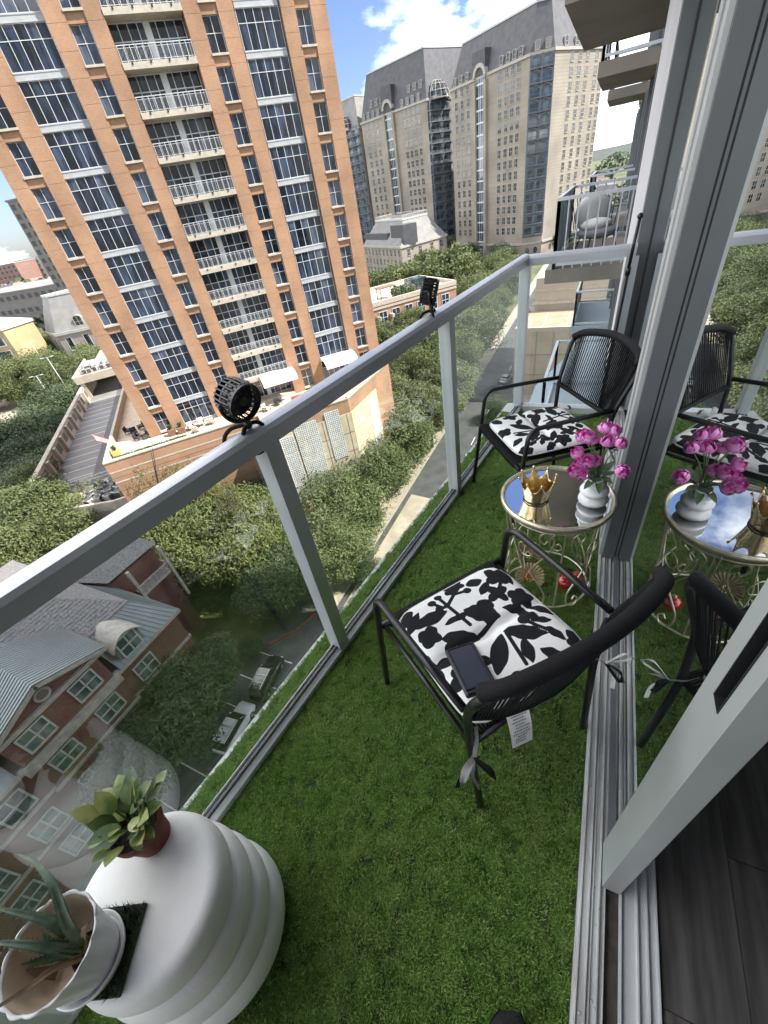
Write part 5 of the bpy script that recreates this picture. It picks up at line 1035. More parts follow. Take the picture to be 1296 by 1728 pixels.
# ---- lower limestone building with grey mansard
L0, L1, L2, L3 = (-115.4, 226.3), (-83.3, 199.3), (-70.5, 225.2), (-104, 252)
T = empty('mansard_building', (-90, 220, G), label='low limestone building with pale grey mansard roof right of the brick tower', cat='building')
FL, FR_ = Face(L0, L1), Face(L1, L2); b = MB(); b.prism([L0, L1, L2, L3], G, -19.2); b.obj('wall', 'limestone', T)
r_, Q = mansard(T, [L0, L1, L2, L3], -18.5, -9.8, 6.5, 'slate_pale')
windows(T, FL, [FL.L*(.06 + .098*k) for k in range(10)], [-22.6, -26.6, -30.4, -34.2], 1.3, 2.5); windows(T, FR_, [FR_.L*f for f in (.15, .40, .66, .88)], [-22.8, -27.0, -31.0, -35.0], 1.7, 2.6); courses(T, FR_, G, -19, 1.2); courses(T, FL, G, -19, 1.4)
b = MB()
for i in range(len(Q)):
    F = Face(Q[i], Q[(i+1) % 4])
    for k in range(int(F.L/1.2)): F.box(b, k*1.2, k*1.2 + .25, -.2, 0, -9.2, -8.1)
    F.box(b, 0, F.L, -.25, .05, -8.1, -7.8)
b.obj('roof_railing', 'stone_trim', T)
b = MB(); FL.box(b, FL.L*.70, FL.L*.99, -9, -2.0, -18.4, -11.0); b.obj('dark_wing', 'slate', T)
b = MB(); FL.box(b, 0.2, FL.L*.62, -6, -1.5, -18.4, -14.0); b.obj('rear_wing', 'slate', T); at_world(T)
# ---- brick building with roof terrace
K0, K1 = (-57.5, 97.7), (-36.5, 123.4)
T = empty('terrace_building', (-50, 112, G), label='low orange brick building with a roof terrace and hedge right of the tower', cat='building')
FK = Face(K0, K1); KP = [K0, K1, (-52, 136.5), (-73, 110.8)]; b = MB(); b.prism(KP, G, -21.4); b.obj('wall', 'tower_brick', T)
b = MB(); b.prism(inset(KP, .4), -21.39, -21.2); b.obj('terrace_paving', 'terrace_tile', T)
b = MB(); 
for i in range(4): F = Face(KP[i], KP[(i+1) % 4]); F.box(b, 0, F.L, -.4, .15, -21.38, -20.3)
b.obj('parapet', 'cast_stone', T); b = MB(); FK.box(b, 0, FK.L, 0, .2, -22.2, -21.7); FK.box(b, 0, FK.L, 0, .15, -27.0, -26.6); b.obj('band', 'cast_stone', T)
windows(T, FK, [2.2 + 3.9*k for k in range(8)], [-25.8, -30.5, -35], 2.2, 2.8, 'white_frame', 'tower_pane')
b = MB()
for k in range(4): FK.box(b, .6 + 3.9*k - .35, .6 + 3.9*k + .35, 0, 1.6, -24.6, -23.8); FK.box(b, .6 + 3.9*k - .3, .6 + 3.9*k + .3, 0, .5, G, -24.6)
b.obj('buttress', 'cast_stone', T); b = MB(); FK.box(b, 12, 17, -7.5, -4.5, -18.6, -18.4)
for u, o2 in ((12.2, -7.2), (16.6, -7.2), (12.2, -4.8), (16.6, -4.8)): FK.box(b, u, u + .2, o2, o2 + .2, -21.2, -18.6)
b.obj('pergola', 'planter_brown', T); b = MB(); FK.box(b, 22, 27, -9, -5, -21.2, -18.4); b.obj('skylight', 'strip_pane', T); at_world(T)
hb = MB(); q = random.Random(21)
def blob_leaves(b, c, r, n, s, q):
    for i in range(n):
        z = q.uniform(-1, 1); a = q.uniform(0, 6.283); k = math.sqrt(1 - z*z); d = Vector((k*math.cos(a), k*math.sin(a), z)); p = Vector(c) + Vector((d.x*r[0], d.y*r[1], d.z*r[2]))*(q.uniform(.75, 1.05)); e = Vector((q.uniform(-1, 1), q.uniform(-1, 1), q.uniform(-1, 1))); t1 = d.cross(e).normalized()*s; t2 = (d.cross(t1).normalized() + d*.5*q.uniform(-1, 1))*s
        b.add([p - t1, p - t2, p + t1, p + t2], [(0, 1, 2, 3)])
for (u, o2, h) in ((16.5, -3.6, 2.6), (18.6, -3.0, 2.8), (20.6, -3.2, 2.4)):
    c = FK.p(u, o2, -21.2 + h*.5); blob_leaves(hb, c, (1.6, 1.6, h*.55), 420, .24, q)
mat('hedge_leaf', (0.035, 0.06, 0.022), 0.7, 0, vs=1.5, col2=(0.07, 0.10, 0.04)); hb.obj('terrace_hedge', 'hedge_leaf', label='clipped dark green hedge on the brick building roof terrace', cat='hedge')
# lounge chairs on that terrace
lm = MB(); lm.box(-.3, .3, -.9, .4, .3, .4); lm.add([(-.3, .4, .4), (.3, .4, .4), (.3, .9, .9), (-.3, .9, .9), (-.3, .4, .3), (.3, .4, .3), (.3, .95, .8), (-.3, .95, .8)], [(0,1,2,3),(7,6,5,4),(0,4,5,1),(1,5,6,2),(2,6,7,3),(3,7,4,0)])
for x in (-.28, .22):
    for y in (-.85, .35): lm.box(x, x + .06, y, y + .06, 0, .3)
lm = lm.mesh('sun_lounger', 'white_frame')
for k, nm in enumerate(('leftmost', 'second from left', 'third from left', 'rightmost')):
    p = FK.p(6.5 + 1.3*k, -3.5, -21.2); inst('sun_lounger', lm, None, p, math.atan2(FK.d.y, FK.d.x), label=f'white sun lounger on the brick roof terrace, {nm} of four', cat='lounger', group='sun loungers on the roof terrace')
# ---- pale stucco building at the right
T = empty('stucco_building', (-5, 100, G), label='pale stepped stucco building with flat roofs beyond the railing corner', cat='building')
mat('stucco_cream', (0.40, 0.36, 0.30), 0.9, 0, 0.08, 0.4); mat('roof_tan', (0.30, 0.23, 0.16), 0.95, 0, 0.12, 0.4)
b = MB(); b.box(-14, 12, 86, 101, G, -23.6); b.obj('wall', 'stucco_cream', T); b = MB(); b.box(-14.05, 12, 85.95, 86.35, -23.6, -22.9); b.box(-14.05, -13.6, 86.35, 101, -23.6, -22.9); b.obj('parapet', 'cast_stone', T)
b = MB(); b.quad((-13.6, 86.35, -23.58), (12, 86.35, -23.58), (12, 101, -23.58), (-13.6, 101, -23.58)); b.obj('roof_deck', 'roof_tan', T); b = MB(); b.box(-12.6, 12, 101, 120, -23.6, -17.4); b.obj('upper_wall', 'stucco_cream', T); b = MB(); b.box(-12.9, 12, 100.6, 101, -22.4, -21.9); b.box(-12.9, 12, 100.9, 101, -19.9, -19.6); b.obj('ledge', 'cast_stone', T)
b = MB()
for k in range(9): b.box(-13.0 + 3*k, -12.95 + 3*k, 85.9, 85.99, G, -23.7)
for z in (-28, -32): b.box(-14, 12, 85.9, 85.99, z, z + .05)
b.obj('joints', 'limestone_joint', T); b = MB(); b.box(-5.2, -5.05, 88, 98, -23.57, -23.56); b.box(-9.5, -9.3, 88, 98, -23.57, -23.56); b.obj('roof_line', 'road_paint', T); at_world(T)
# ---- left background buildings
def block(name, label, P, z1, m, F_us, rows, w, h, frame='stone_trim', pane='grey_pane', roofm=None, mans=None, cat='building', faces=(0,)):
    c = sum((V2(p) for p in P), Vector())/len(P); T = empty(name, (c.x, c.y, G), label=label, cat=cat); b = MB(); b.prism(P, G, z1); b.obj('wall', m, T)
    for i in faces: F = Face(P[i], P[(i+1) % len(P)]); n = F_us; windows(T, F, [F.L*(k + .5)/n for k in range(n)], rows, w, h, frame, pane, mun=False)
    if mans: mansard(T, P, z1 + .3, mans, 4.5, roofm or 'slate')
    else: b = MB(); Q = inset(P, -.4); b.prism(Q, z1 + .01, z1 + .8); b.obj('cornice', frame, T)
    at_world(T); return T
mat('office_grey', (0.20, 0.185, 0.17), 0.9, 0, 0.08, 0.3); mat('stucco_yellow', (0.40, 0.31, 0.17), 0.9, 0, 0.08, 0.4); mat('red_block', (0.27, 0.16, 0.13), 0.9, 0, 0.1, 0.3); mat('far_white', (0.40, 0.39, 0.37), 0.9, 0, 0.08, 0.2)
block('office_block', 'tall grey office block with gridded dark windows left of the brick tower', [(-277, 160), (-242, 172), (-220, 205), (-270, 230)], 26.0, 'office_grey', 9, [22.5 - 3.9*k for k in range(15)], 2.2, 2.2, 'office_grey', 'unit_dark', faces=(0, 1))
block('office_block', 'long low grey office building with two rows of dark windows at far left', [(-420, 150), (-285, 172), (-275, 230), (-410, 220)], -12.5, 'office_grey', 22, [-16.5, -24.0, -31.5], 3.6, 2.4, 'office_grey', 'unit_dark')
T = block('mansard_house', 'limestone house with grey mansard roof and arched windows left of the tower', [(-188, 96), (-174, 91.5), (-160, 103), (-168, 122), (-184, 118)], -20.5, 'limestone', 3, [-26.5, -33], 1.8, 4.2, 'white_frame', 'grey_pane', 'slate_pale', -9.5, faces=(0, 1))
F = Face((-174, 91.5), (-160, 103)); p = F.p(F.L*.5, -0.3, -19.5); o = inst('dormer', dormer_mesh(3.0, 2.6, 3.5), T, (p[0] - T.location[0], p[1] - T.location[1], p[2] - T.location[2]), math.atan2(F.d.y, F.d.x))
block('yellow_building', 'yellow stucco building with wide grey windows at the far left edge', [(-215, 66), (-181, 80), (-184, 92), (-222, 100)], -15.5, 'stucco_yellow', 4, [-20.0, -25.0, -30.0], 5.2, 3.2, 'white_frame', 'strip_pane')
block('red_building', 'distant red and white block standing near the horizon at far left', [(-1010, 420), (-860, 455), (-850, 520), (-1000, 500)], 2.0, 'red_block', 16, [-4, -10, -17, -24], 5, 3.4, 'far_white', 'unit_dark')
block('white_building', 'distant white block beside the red building near the horizon', [(-900, 478), (-800, 500), (-800, 560), (-890, 540)], 4.0, 'far_white', 10, [-3, -9, -16, -23], 5, 3.4, 'far_white', 'unit_dark')
# far houses: small gabled houses, one object each
def house_mesh(w, d, h, r):
    b = MB(); b.mi = 0; b.box(-w/2, w/2, -d/2, d/2, 0, h); b.add([(-w/2, -d/2, h), (w/2, -d/2, h), (w/2, d/2, h), (-w/2, d/2, h), (-w/2, 0, h + r), (w/2, 0, h + r)], [(3, 0, 4), (1, 2, 5)]); b.mi = 1; b.add([(-w/2 - .4, -d/2 - .4, h - .2), (w/2 + .4, -d/2 - .4, h - .2), (w/2 + .4, 0, h + r + .1), (-w/2 - .4, 0, h + r + .1), (w/2 + .4, d/2 + .4, h - .2), (-w/2 - .4, d/2 + .4, h - .2)], [(0, 1, 2, 3), (3, 2, 4, 5)]); b.mi = 2
    for i in range(3): x = -w/2 + (i + .5)*w/3; b.box(x - .7, x + .7, -d/2 - .06, -d/2, h*.2, h*.42); b.box(x - .7, x + .7, -d/2 - .06, -d/2, h*.6, h*.82); b.box(x - .7, x + .7, d/2, d/2 + .06, h*.5, h*.8)
    return b
HM = [house_mesh(16, 11, 10, 4).mesh('far_house', [a, c, 'unit_dark']) for a, c in (('far_white', 'slate_pale'), ('far_white', 'red_block'), ('office_grey', 'slate'), ('far_white', 'roof_tan'))]
q = random.Random(17)
for k in range(90):
    az = R(q.uniform(-66, -56)); D = 420*(2.6**q.random()); inst('far_house', HM[q.randrange(4)], None, (D*math.sin(az), D*math.cos(az), G + 2*q.random()), q.uniform(0, 3.1), label='pale pitched roof house in the far suburb below the horizon at left', cat='house', group='pale houses in the far distance')
for k in range(60):
    az = R(q.uniform(-25, 0)); D = 460*(2.2**q.random()); inst('far_house', HM[q.randrange(4)], None, (D*math.sin(az), D*math.cos(az), G), q.uniform(0, 3.1), label='pale house in the distance behind the limestone blocks', cat='house', group='pale houses behind the limestone blocks')
hl = MB(); V = []; q = random.Random(3)
for i in range(60): az = R(-80 + 120*i/59); D = 2600; h = 2 + 7*(.5 + .5*math.sin(i*.5))*q.uniform(.6, 1); V += [(D*math.sin(az), D*math.cos(az), G), (1.25*D*math.sin(az), 1.25*D*math.cos(az), G + 34 + h), (1.6*D*math.sin(az), 1.6*D*math.cos(az), G)]
hl.add(V, [(3*i, 3*i+3, 3*i+4, 3*i+1) for i in range(59)] + [(3*i+1, 3*i+4, 3*i+5, 3*i+2) for i in range(59)]); hl.obj('hills', mat('far_hills', (0.025, 0.036, 0.030), 0.95, 0, vs=0.03, col2=(0.055, 0.068, 0.055)), kind='structure')
# ================================================================ own building and neighbouring balconies
AB = empty('apartment_building', (12, 15, G), label='grey apartment building carrying the balcony, with stacked neighbouring balconies', cat='building')
def ab(b, n, m, sm=False): o = b.obj(n, m, AB, sm); o.location = (-12, -15, -G); return o
b = MB(); b.box(4.4, 26, -60, 33, G, 34); b.box(0.46, 4.39, -60, 33, G, -0.36); b.box(0.46, 4.39, -60, 33, 2.96, 34); b.box(0.46, 4.39, 5.36, 33, -0.35, 2.95); b.box(0.46, 4.39, -60, -3.2, -0.35, 2.95); ab(b, 'wall', 'stucco')
mat('facade_glass', (0.03, 0.04, 0.045), 0.05, 0, vs=0.6, col2=(0.09, 0.11, 0.12), spec=0.9)
for y0 in range(6, 32, 3):
    for lv in range(-3, 3):
        z = -3.02*0 + lv*2.95
        b = MB(); b.box(0.40, 0.455, y0 + .12, y0 + 2.88, z + .06, z + 2.55); ab(b, 'window', 'facade_glass')
        b = MB(); b.box(0.34, 0.457, y0 - .1, y0 + .1, z + .02, z + 2.7); ab(b, 'mullion', 'frame_grey')
mat('slab_soffit', (0.24, 0.21, 0.18), 0.9, 0, 0.18, 0.9, 0.1, 8); mat('bluegrey_paint', (0.34, 0.40, 0.45), 0.6, 0, 0.05, 1)
def slab_(x0, y0, y1, z, m='slab_soffit'): b = MB(); b.box(x0, 0.455, y0, y1, z - .23, z); ab(b, 'balcony_slab', m)
def rail_(x0, y0, y1, z, glass=True, bars=False, x1=0.40):
    b = MB(); 
    for (a, c) in (((x0, y0), (x1, y0)), ((x0, y0), (x0, y1)), ((x0, y1), (x1, y1))):
        A, C_ = Vector((*a, z)), Vector((*c, z)); d = (C_ - A).normalized()
        b.ext([(-.03, 1.02), (.03, 1.02), (.03, 1.07), (-.03, 1.07)], A, C_); b.ext([(-.02, .05), (.02, .05), (.02, .10), (-.02, .10)], A, C_)
        n = max(1, int((C_ - A).length/(.14 if bars else 1.3)))
        for i in range(n + 1): p = A.lerp(C_, i/n); r = .011 if bars and 0 < i < n else .028; b.box(p.x - r, p.x + r, p.y - r, p.y + r, z, z + 1.02)
    ab(b, 'railing', 'aluminium')
    if glass:
        for (a, c) in (((x0, y0), (x0, y1)),): b = MB(); b.ext([(-.006, .12), (.006, .12), (.006, 1.0), (-.006, 1.0)], (a[0], a[1] + .05, z), (c[0], c[1] - .05, z)); ab(b, 'glass_panel', 'neighbour_glass')
glassmat('neighbour_glass', (0.75, 0.82, 0.86), 1.5, 0.8, 0.0, 0.45, (0.45, 0.52, 0.58))
for lv in (1, 2, 3):
    z = 2.95*lv; slab_(-0.70, 6.3, 9.1, z); slab_(-0.68, 12.7, 15.6, z); slab_(-0.66, 19.0, 22.0, z); rail_(-0.64, 6.4, 9.0, z); rail_(-0.62, 12.8, 15.5, z); rail_(-0.60, 19.1, 21.9, z)
slab_(-1.0, 9.15, 12.3, 0.0); rail_(-0.86, 9.2, 12.2, 0.0, True, True); slab_(-0.8, 16.0, 19, 0.0); rail_(-.7, 16.1, 18.9, 0)
slab_(-0.78, 15.9, 19.0, -2.95, 'bluegrey_paint'); rail_(-0.70, 16.0, 18.9, -2.95)
b = MB(); b.prism([(-1.2, 5.4), (0.455, 5.4), (0.455, 15.3), (-0.13, 15.1), (-1.2, 10.8)], -3.15, -2.92); ab(b, 'balcony_slab', 'bluegrey_paint'); rail_(-0.78, 8.6, 11.0, -2.92, False)
slab_(-0.75, 12.5, 15.6, -5.9, 'bluegrey_paint'); rail_(-0.70, 12.6, 15.5, -5.9); slab_(-.8, 18.5, 22, -5.9, 'bluegrey_paint'); rail_(-.74, 18.6, 21.9, -5.9)
# lounge chair with white cushions on the neighbour balcony
lc = empty('lounge_chair', (-0.22, 10.0, 0.0), R(25), label='black wire lounge chair with puffy white cushions on the neighbouring balcony', cat='lounge chair')
mat('cushion_white', (0.62, 0.61, 0.60), 0.9, 0, 0.05, 5); mat('cushion_grey', (0.22, 0.22, 0.23), 0.9)
b = MB(); b.ball((0, 0, .42), .36, 10, (1, 1, .30)); b.obj('seat_cushion', 'cushion_grey', lc, 'all'); b = MB(); b.ball((0, .30, .70), .34, 10, (1, .38, .9)); b.obj('back_cushion', 'cushion_white', lc, 'all'); b = MB(); b.ball((-.05, -.02, .54), .25, 10, (1.1, .9, .4)); b.obj('pillow', 'cushion_white', lc, 'all')
b = MB()
for k in range(9): a = -1.3 + 2.6*k/8; b.tube([(.36*math.sin(a), .10 + .32*math.cos(a)*.6, .34), (.48*math.sin(a), .18 + .40*math.cos(a)*.7, .98)], .008, 5)
b.tube([(.48*math.sin(a), .18 + .40*math.cos(a)*.7, .98) for a in [-1.3 + 2.6*k/16 for k in range(17)]], .012, 6); b.obj('wire_back', 'black_metal', lc)
for sx, sy in ((-.3, -.3), (.3, -.3), (-.3, .32), (.3, .32)): b = MB(); b.tube([(sx*.7, sy*.7, .36), (sx, sy, 0)], .012, 6); b.obj('leg', 'black_metal', lc, 'all')
# ================================================================ brick house below
HS = empty('brick_house', (-40, -4, G), label='red brick house with grey shingle roof, arched dormer and metal gable below the balcony', cat='house')
def hs(b, n, m, p=None, sm=False):
    o = b.obj(n, m, p or HS, sm)
    if not p: o.location = (40, 4, -G)
    return o
mat('shingle', (0.10, 0.098, 0.10), 0.9, 0, vs=6, col2=(0.19, 0.185, 0.18)); mat('seam_metal', (0.18, 0.205, 0.205), 0.5, 0.2, 0.06, 0.5); mat('house_frame', (0.33, 0.36, 0.33), 0.6); mat('house_trim', (0.30, 0.28, 0.25), 0.85, 0, 0.15, 2); panemat('house_pane', (0.05, 0.07, 0.065), (0.20, 0.25, 0.23), 0.9)
XW, YC_, ZE = -30.0, 11.65, -24.4
b = MB(); b.box(-50, XW, -30, YC_, G, ZE); hs(b, 'wall', 'house_brick')
b = MB(); b.box(-48, -38.2, YC_, 17, G, -23.5); hs(b, 'rear_wing_wall', 'house_brick')
b = MB(); b.box(XW - .02, XW + .45, -30, YC_ + .45, ZE - .12, ZE + .18); b.box(-50, XW, YC_, YC_ + .45, ZE - .12, ZE + .18); hs(b, 'gutter', 'house_trim')
for z in (-27.85, -31.2): b = MB(); b.box(XW, XW + .10, -30, YC_ + .1, z, z + .28); b.box(-38, XW, YC_, YC_ + .1, z, z + .28); hs(b, 'string_course', 'house_trim')
# mansard apron in standing seam metal, shingle roof above it
def seam_roof(P, n, name='metal_roof', w=.05, h=.05, m='seam_metal'):
    """P: quad eaveA, eaveB, topB, topA"""
    P = [Vector(p) for p in P]; b = MB(); b.quad(*P); nn = (P[1] - P[0]).cross(P[3] - P[0]).normalized(); nn = nn if nn.z > 0 else -nn; o = hs(b, name, m); s_ = MB()
    for i in range(n + 1):
        a = P[0].lerp(P[1], i/n); c = P[3].lerp(P[2], i/n); d = (c - a).normalized(); sd = d.cross(nn).normalized()*w/2; s_.add([a - sd, a + sd, c + sd, c - sd, a - sd + nn*h, a + sd + nn*h, c + sd + nn*h, c - sd + nn*h], [(4,5,6,7),(0,1,5,4),(1,2,6,5),(2,3,7,6),(3,0,4,7)])
    s_.obj('seam', m, o); return o
XE = XW + .42; ZA = -21.9
seam_roof([(XE, 6.0, ZE+.2), (XE, YC_+.4, ZE+.2), (-32.3, 10.2, ZA), (-32.3, 6.0, ZA)], 14)
seam_roof([(XE, YC_+.4, ZE+.2), (-38.3, YC_+.4, ZE+.2), (-38.3, 10.2, ZA), (-32.3, 10.2, ZA)], 16)
seam_roof([(XE, -30, ZE+.2), (XE, -2.0, ZE+.2), (-32.3, -2.0, ZA), (-32.3, -30, ZA)], 50)
RZ = -18.4
shr = MB(); shr.quad((-32.2, -30, ZA+.02), (-32.2, 10.25, ZA+.02), (-42, 5.0, RZ), (-42, -30, RZ)); shr.add([(-32.2, 10.25, ZA+.02), (-50.4, 10.25, ZA+.02), (-42, 5.0, RZ)], [(0, 1, 2)]); shr.quad((-50.4, 10.25, ZA+.02), (-50.4, -30, ZA+.02), (-42, -30, RZ), (-42, 5.0, RZ)); sr = hs(shr, 'roof', 'shingle')
# shingle courses: tabs standing proud in rows on the street slope
sg = MB(); q = random.Random(31); d = Vector((-9.8, 0, RZ - ZA - .02)); n_ = Vector((RZ - ZA - .02, 0, 9.8)).normalized(); ROW = 30
for r_ in range(ROW):
    t0 = r_/ROW; c0 = Vector((-32.2, 0, ZA + .02)) + d*t0; c1_ = c0 + d*(1/ROW*1.15); y = -14.0 + q.uniform(0, .3); ymax = 10.25 - 5.25*t0 - .1
    while y < ymax:
        y2 = min(y + q.uniform(.28, .5), ymax); h = q.uniform(.012, .045); A = [Vector((c0.x, y + .015, c0.z)) + n_*h, Vector((c0.x, y2 - .015, c0.z)) + n_*h, Vector((c1_.x, y2 - .015, c1_.z)) + n_*.005, Vector((c1_.x, y + .015, c1_.z)) + n_*.005, Vector((c0.x, y + .015, c0.z)), Vector((c0.x, y2 - .015, c0.z))]; sg.add(A, [(0, 1, 2, 3), (4, 5, 1, 0)]); y = y2
sg.obj('shingles', 'shingle', sr, kind='stuff')
b = MB(); b.add([(-37.8, YC_, -23.0), (-37.8, 17.4, -23.0), (-43, 16, -20.4), (-43, 8, -20.4), (-48.4, 17.4, -23.0), (-48.4, 9, -23.0)], [(0, 1, 2, 3), (3, 2, 4, 5), (1, 4, 2)]); hs(b, 'rear_roof', 'shingle')
b = MB(); b.box(-38.3, -36.8, 13.2, 16.8, -26.2, -26.0); b.box(-36.9, -36.8, 13.2, 16.8, -25.0, -24.9); b.box(-38.3, -36.8, 16.7, 16.8, -25.0, -24.9)
for k in range(9): b.box(-36.9, -36.83, 13.2 + .44*k, 13.27 + .44*k, -26, -25)
b.box(-37.0, -36.7, 13.0, 13.3, -30, -22.8); b.box(-37.0, -36.7, 16.7, 17.0, -30, -22.8); hs(b, 'rear_balcony', 'house_trim')
for y_ in (2.0, -4.0, 7.5):
    b = MB(); b.lathe([(.12, 0), (.12, .4), (.18, .42), (.18, .5), (0, .52)], 10, (-36.5 - .4*abs(y_ - 2), y_, -20.5 + .12*abs(y_-2))); b.obj('vent', 'house_trim', sr)
# front gable
YG, HW = 2.0, 3.75; ZG = -19.55; XG = XW + .3
ZGe = ZG - HW*.39
b = MB(); b.add([(XG, YG - HW, ZGe), (XG, YG + HW, ZGe), (XG, YG, ZG - .05), (XG - 6, YG - HW, ZGe), (XG - 6, YG + HW, ZGe), (XG - 6, YG, ZG - .05)], [(0, 1, 2), (5, 4, 3)]); b.box(XW - .5, XG, YG - HW + .3, YG + HW - .3, G, ZGe); hs(b, 'gable_wall', 'house_brick')
seam_roof([(XG + .5, YG + HW + .5, ZGe - .2), (-34.6, YG + HW + .5, ZGe - .2), (-36.8, YG, ZG + .06), (XG + .5, YG, ZG + .06)], 24, 'gable_roof')
seam_roof([(XG + .5, YG - HW - .5, ZGe - .2), (-34.6, YG - HW - .5, ZGe - .2), (-36.8, YG, ZG + .06), (XG + .5, YG, ZG + .06)], 24, 'gable_roof')
b = MB()
for s in (-1, 1): b.ext([(-.12, -.32), (.12, -.32), (.12, 0), (-.12, 0)], (XG + .42, YG, ZG), (XG + .42, YG + s*(HW + .5), ZGe - .26))
b.box(XG, XG + .25, YG - HW - .2, YG + HW + .2, ZGe - .75, ZGe - .4); b.box(XG, XG + .12, YG - HW + .1, YG + HW - .1, -27.87, -27.6); b.box(XG, XG + .3, YG - HW + .05, YG + HW - .05, -24.97, -24.37); hs(b, 'gable_trim', 'house_trim')
b = MB(); b.add([(XG + .05, YG + .42*math.cos(6.283*k/20), ZG - 1.3 + .42*math.sin(6.283*k/20)) for k in range(20)], [tuple(range(20))]); o = hs(b, 'round_window', 'panel_dark')
rg = MB(); rg.tube([(XG + .06, YG + .45*math.cos(6.283*k/20), ZG - 1.3 + .45*math.sin(6.283*k/20)) for k in range(20)], .09, 6, True); rg.obj('surround', 'house_trim', o)
# arched dormer
DY0, DY1 = 6.55, 8.75; b = MB(); b.box(-33.8, XW + .1, DY0, DY1, ZE + .2, ZE + 1.7); dw = hs(b, 'dormer', 'seam_metal'); a = MB(); K = 12
for k in range(K):
    f0, f1_ = k/K, (k+1)/K; yy = lambda f: DY0 - .25 + (DY1 - DY0 + .5)*f; zz = lambda f: ZE + 1.7 + .95*math.sin(math.pi*f)**.8; A = [(XW + .45, yy(f0), zz(f0)), (XW + .45, yy(f1_), zz(f1_)), (-34.4, yy(f1_), zz(f1_)), (-34.4, yy(f0), zz(f0))]; B_ = [(x, y, z - .14) for x, y, z in A]; a.add(A + B_, [(0,1,2,3),(7,6,5,4),(0,4,5,1),(1,5,6,2),(2,6,7,3),(3,7,4,0)])
a.obj('hood', 'house_trim', dw, True)
hw = MB()
def hwin(y, z, w, h, x=XW + .02, rnd_=False):
    b = MB(); b.box(x, x + .03, y, y + w, z, z + h); pw = hs(b, 'window', 'house_pane'); f = MB()
    for (a0, a1, c0, c1_) in ((y - .12, y, z - .1, z + h + .1), (y + w, y + w + .12, z - .1, z + h + .1), (y, y + w, z + h, z + h + .12), (y, y + w, z - .14, z), (y + w/2 - .05, y + w/2 + .05, z, z + h), (y, y + w/2 - .05, z + h*.5 - .05, z + h*.5 + .05), (y + w/2 + .05, y + w, z + h*.5 - .05, z + h*.5 + .05)): f.box(x + .031, x + .11, a0, a1, c0, c1_)
    f.obj('frame', 'house_frame', pw)
hwin(DY0 + .35, ZE + .45, DY1 - DY0 - .7, 1.7, XW + .12)
hwin(6.68, -27.15, 1.6, 1.68); hwin(6.68, -30.5, 1.6, 1.68)
for y in (-0.58, 3.02):
    for z in (-23.68, -26.95, -30.3, -33.8): hwin(y, z, 1.64, 1.58, XG + .02)
for y in (-4.1, -7.7, -11.3, -14.9):
    hwin(y, -27.1, 1.6, 1.85); hwin(y, -30.6, 1.6, 1.9); hwin(y, -33.9, 1.6, 1.9)
hwin(6.7, -34.0, 1.6, 2.2)
# second house behind
H2 = empty('brick_house', (-75, 2, G), label='grey roofed house with a white chimney cap behind the nearer brick house', cat='house'); b = MB(); b.box(-84, -62, -25, 9, G, -26); o = b.obj('wall', 'house_brick', H2); o.location = (75, -2, -G)
b = MB(); b.add([(-62, 9.6, -26), (-62, -25, -26), (-73, -25, -21.5), (-73, 4, -21.5), (-84.5, 9.6, -26), (-84.5, -25, -26)], [(1, 0, 3, 2), (3, 4, 5, 2), (0, 4, 3)]); o = b.obj('roof', mat('roof_pale', (0.33, 0.30, 0.27), 0.9, 0, 0.12, 1), H2); o.location = (75, -2, -G)
b = MB(); b.box(-70, -66.5, 1.5, 5, -25, -21.9); o = b.obj('chimney', 'far_white', H2); o.location = (75, -2, -G)
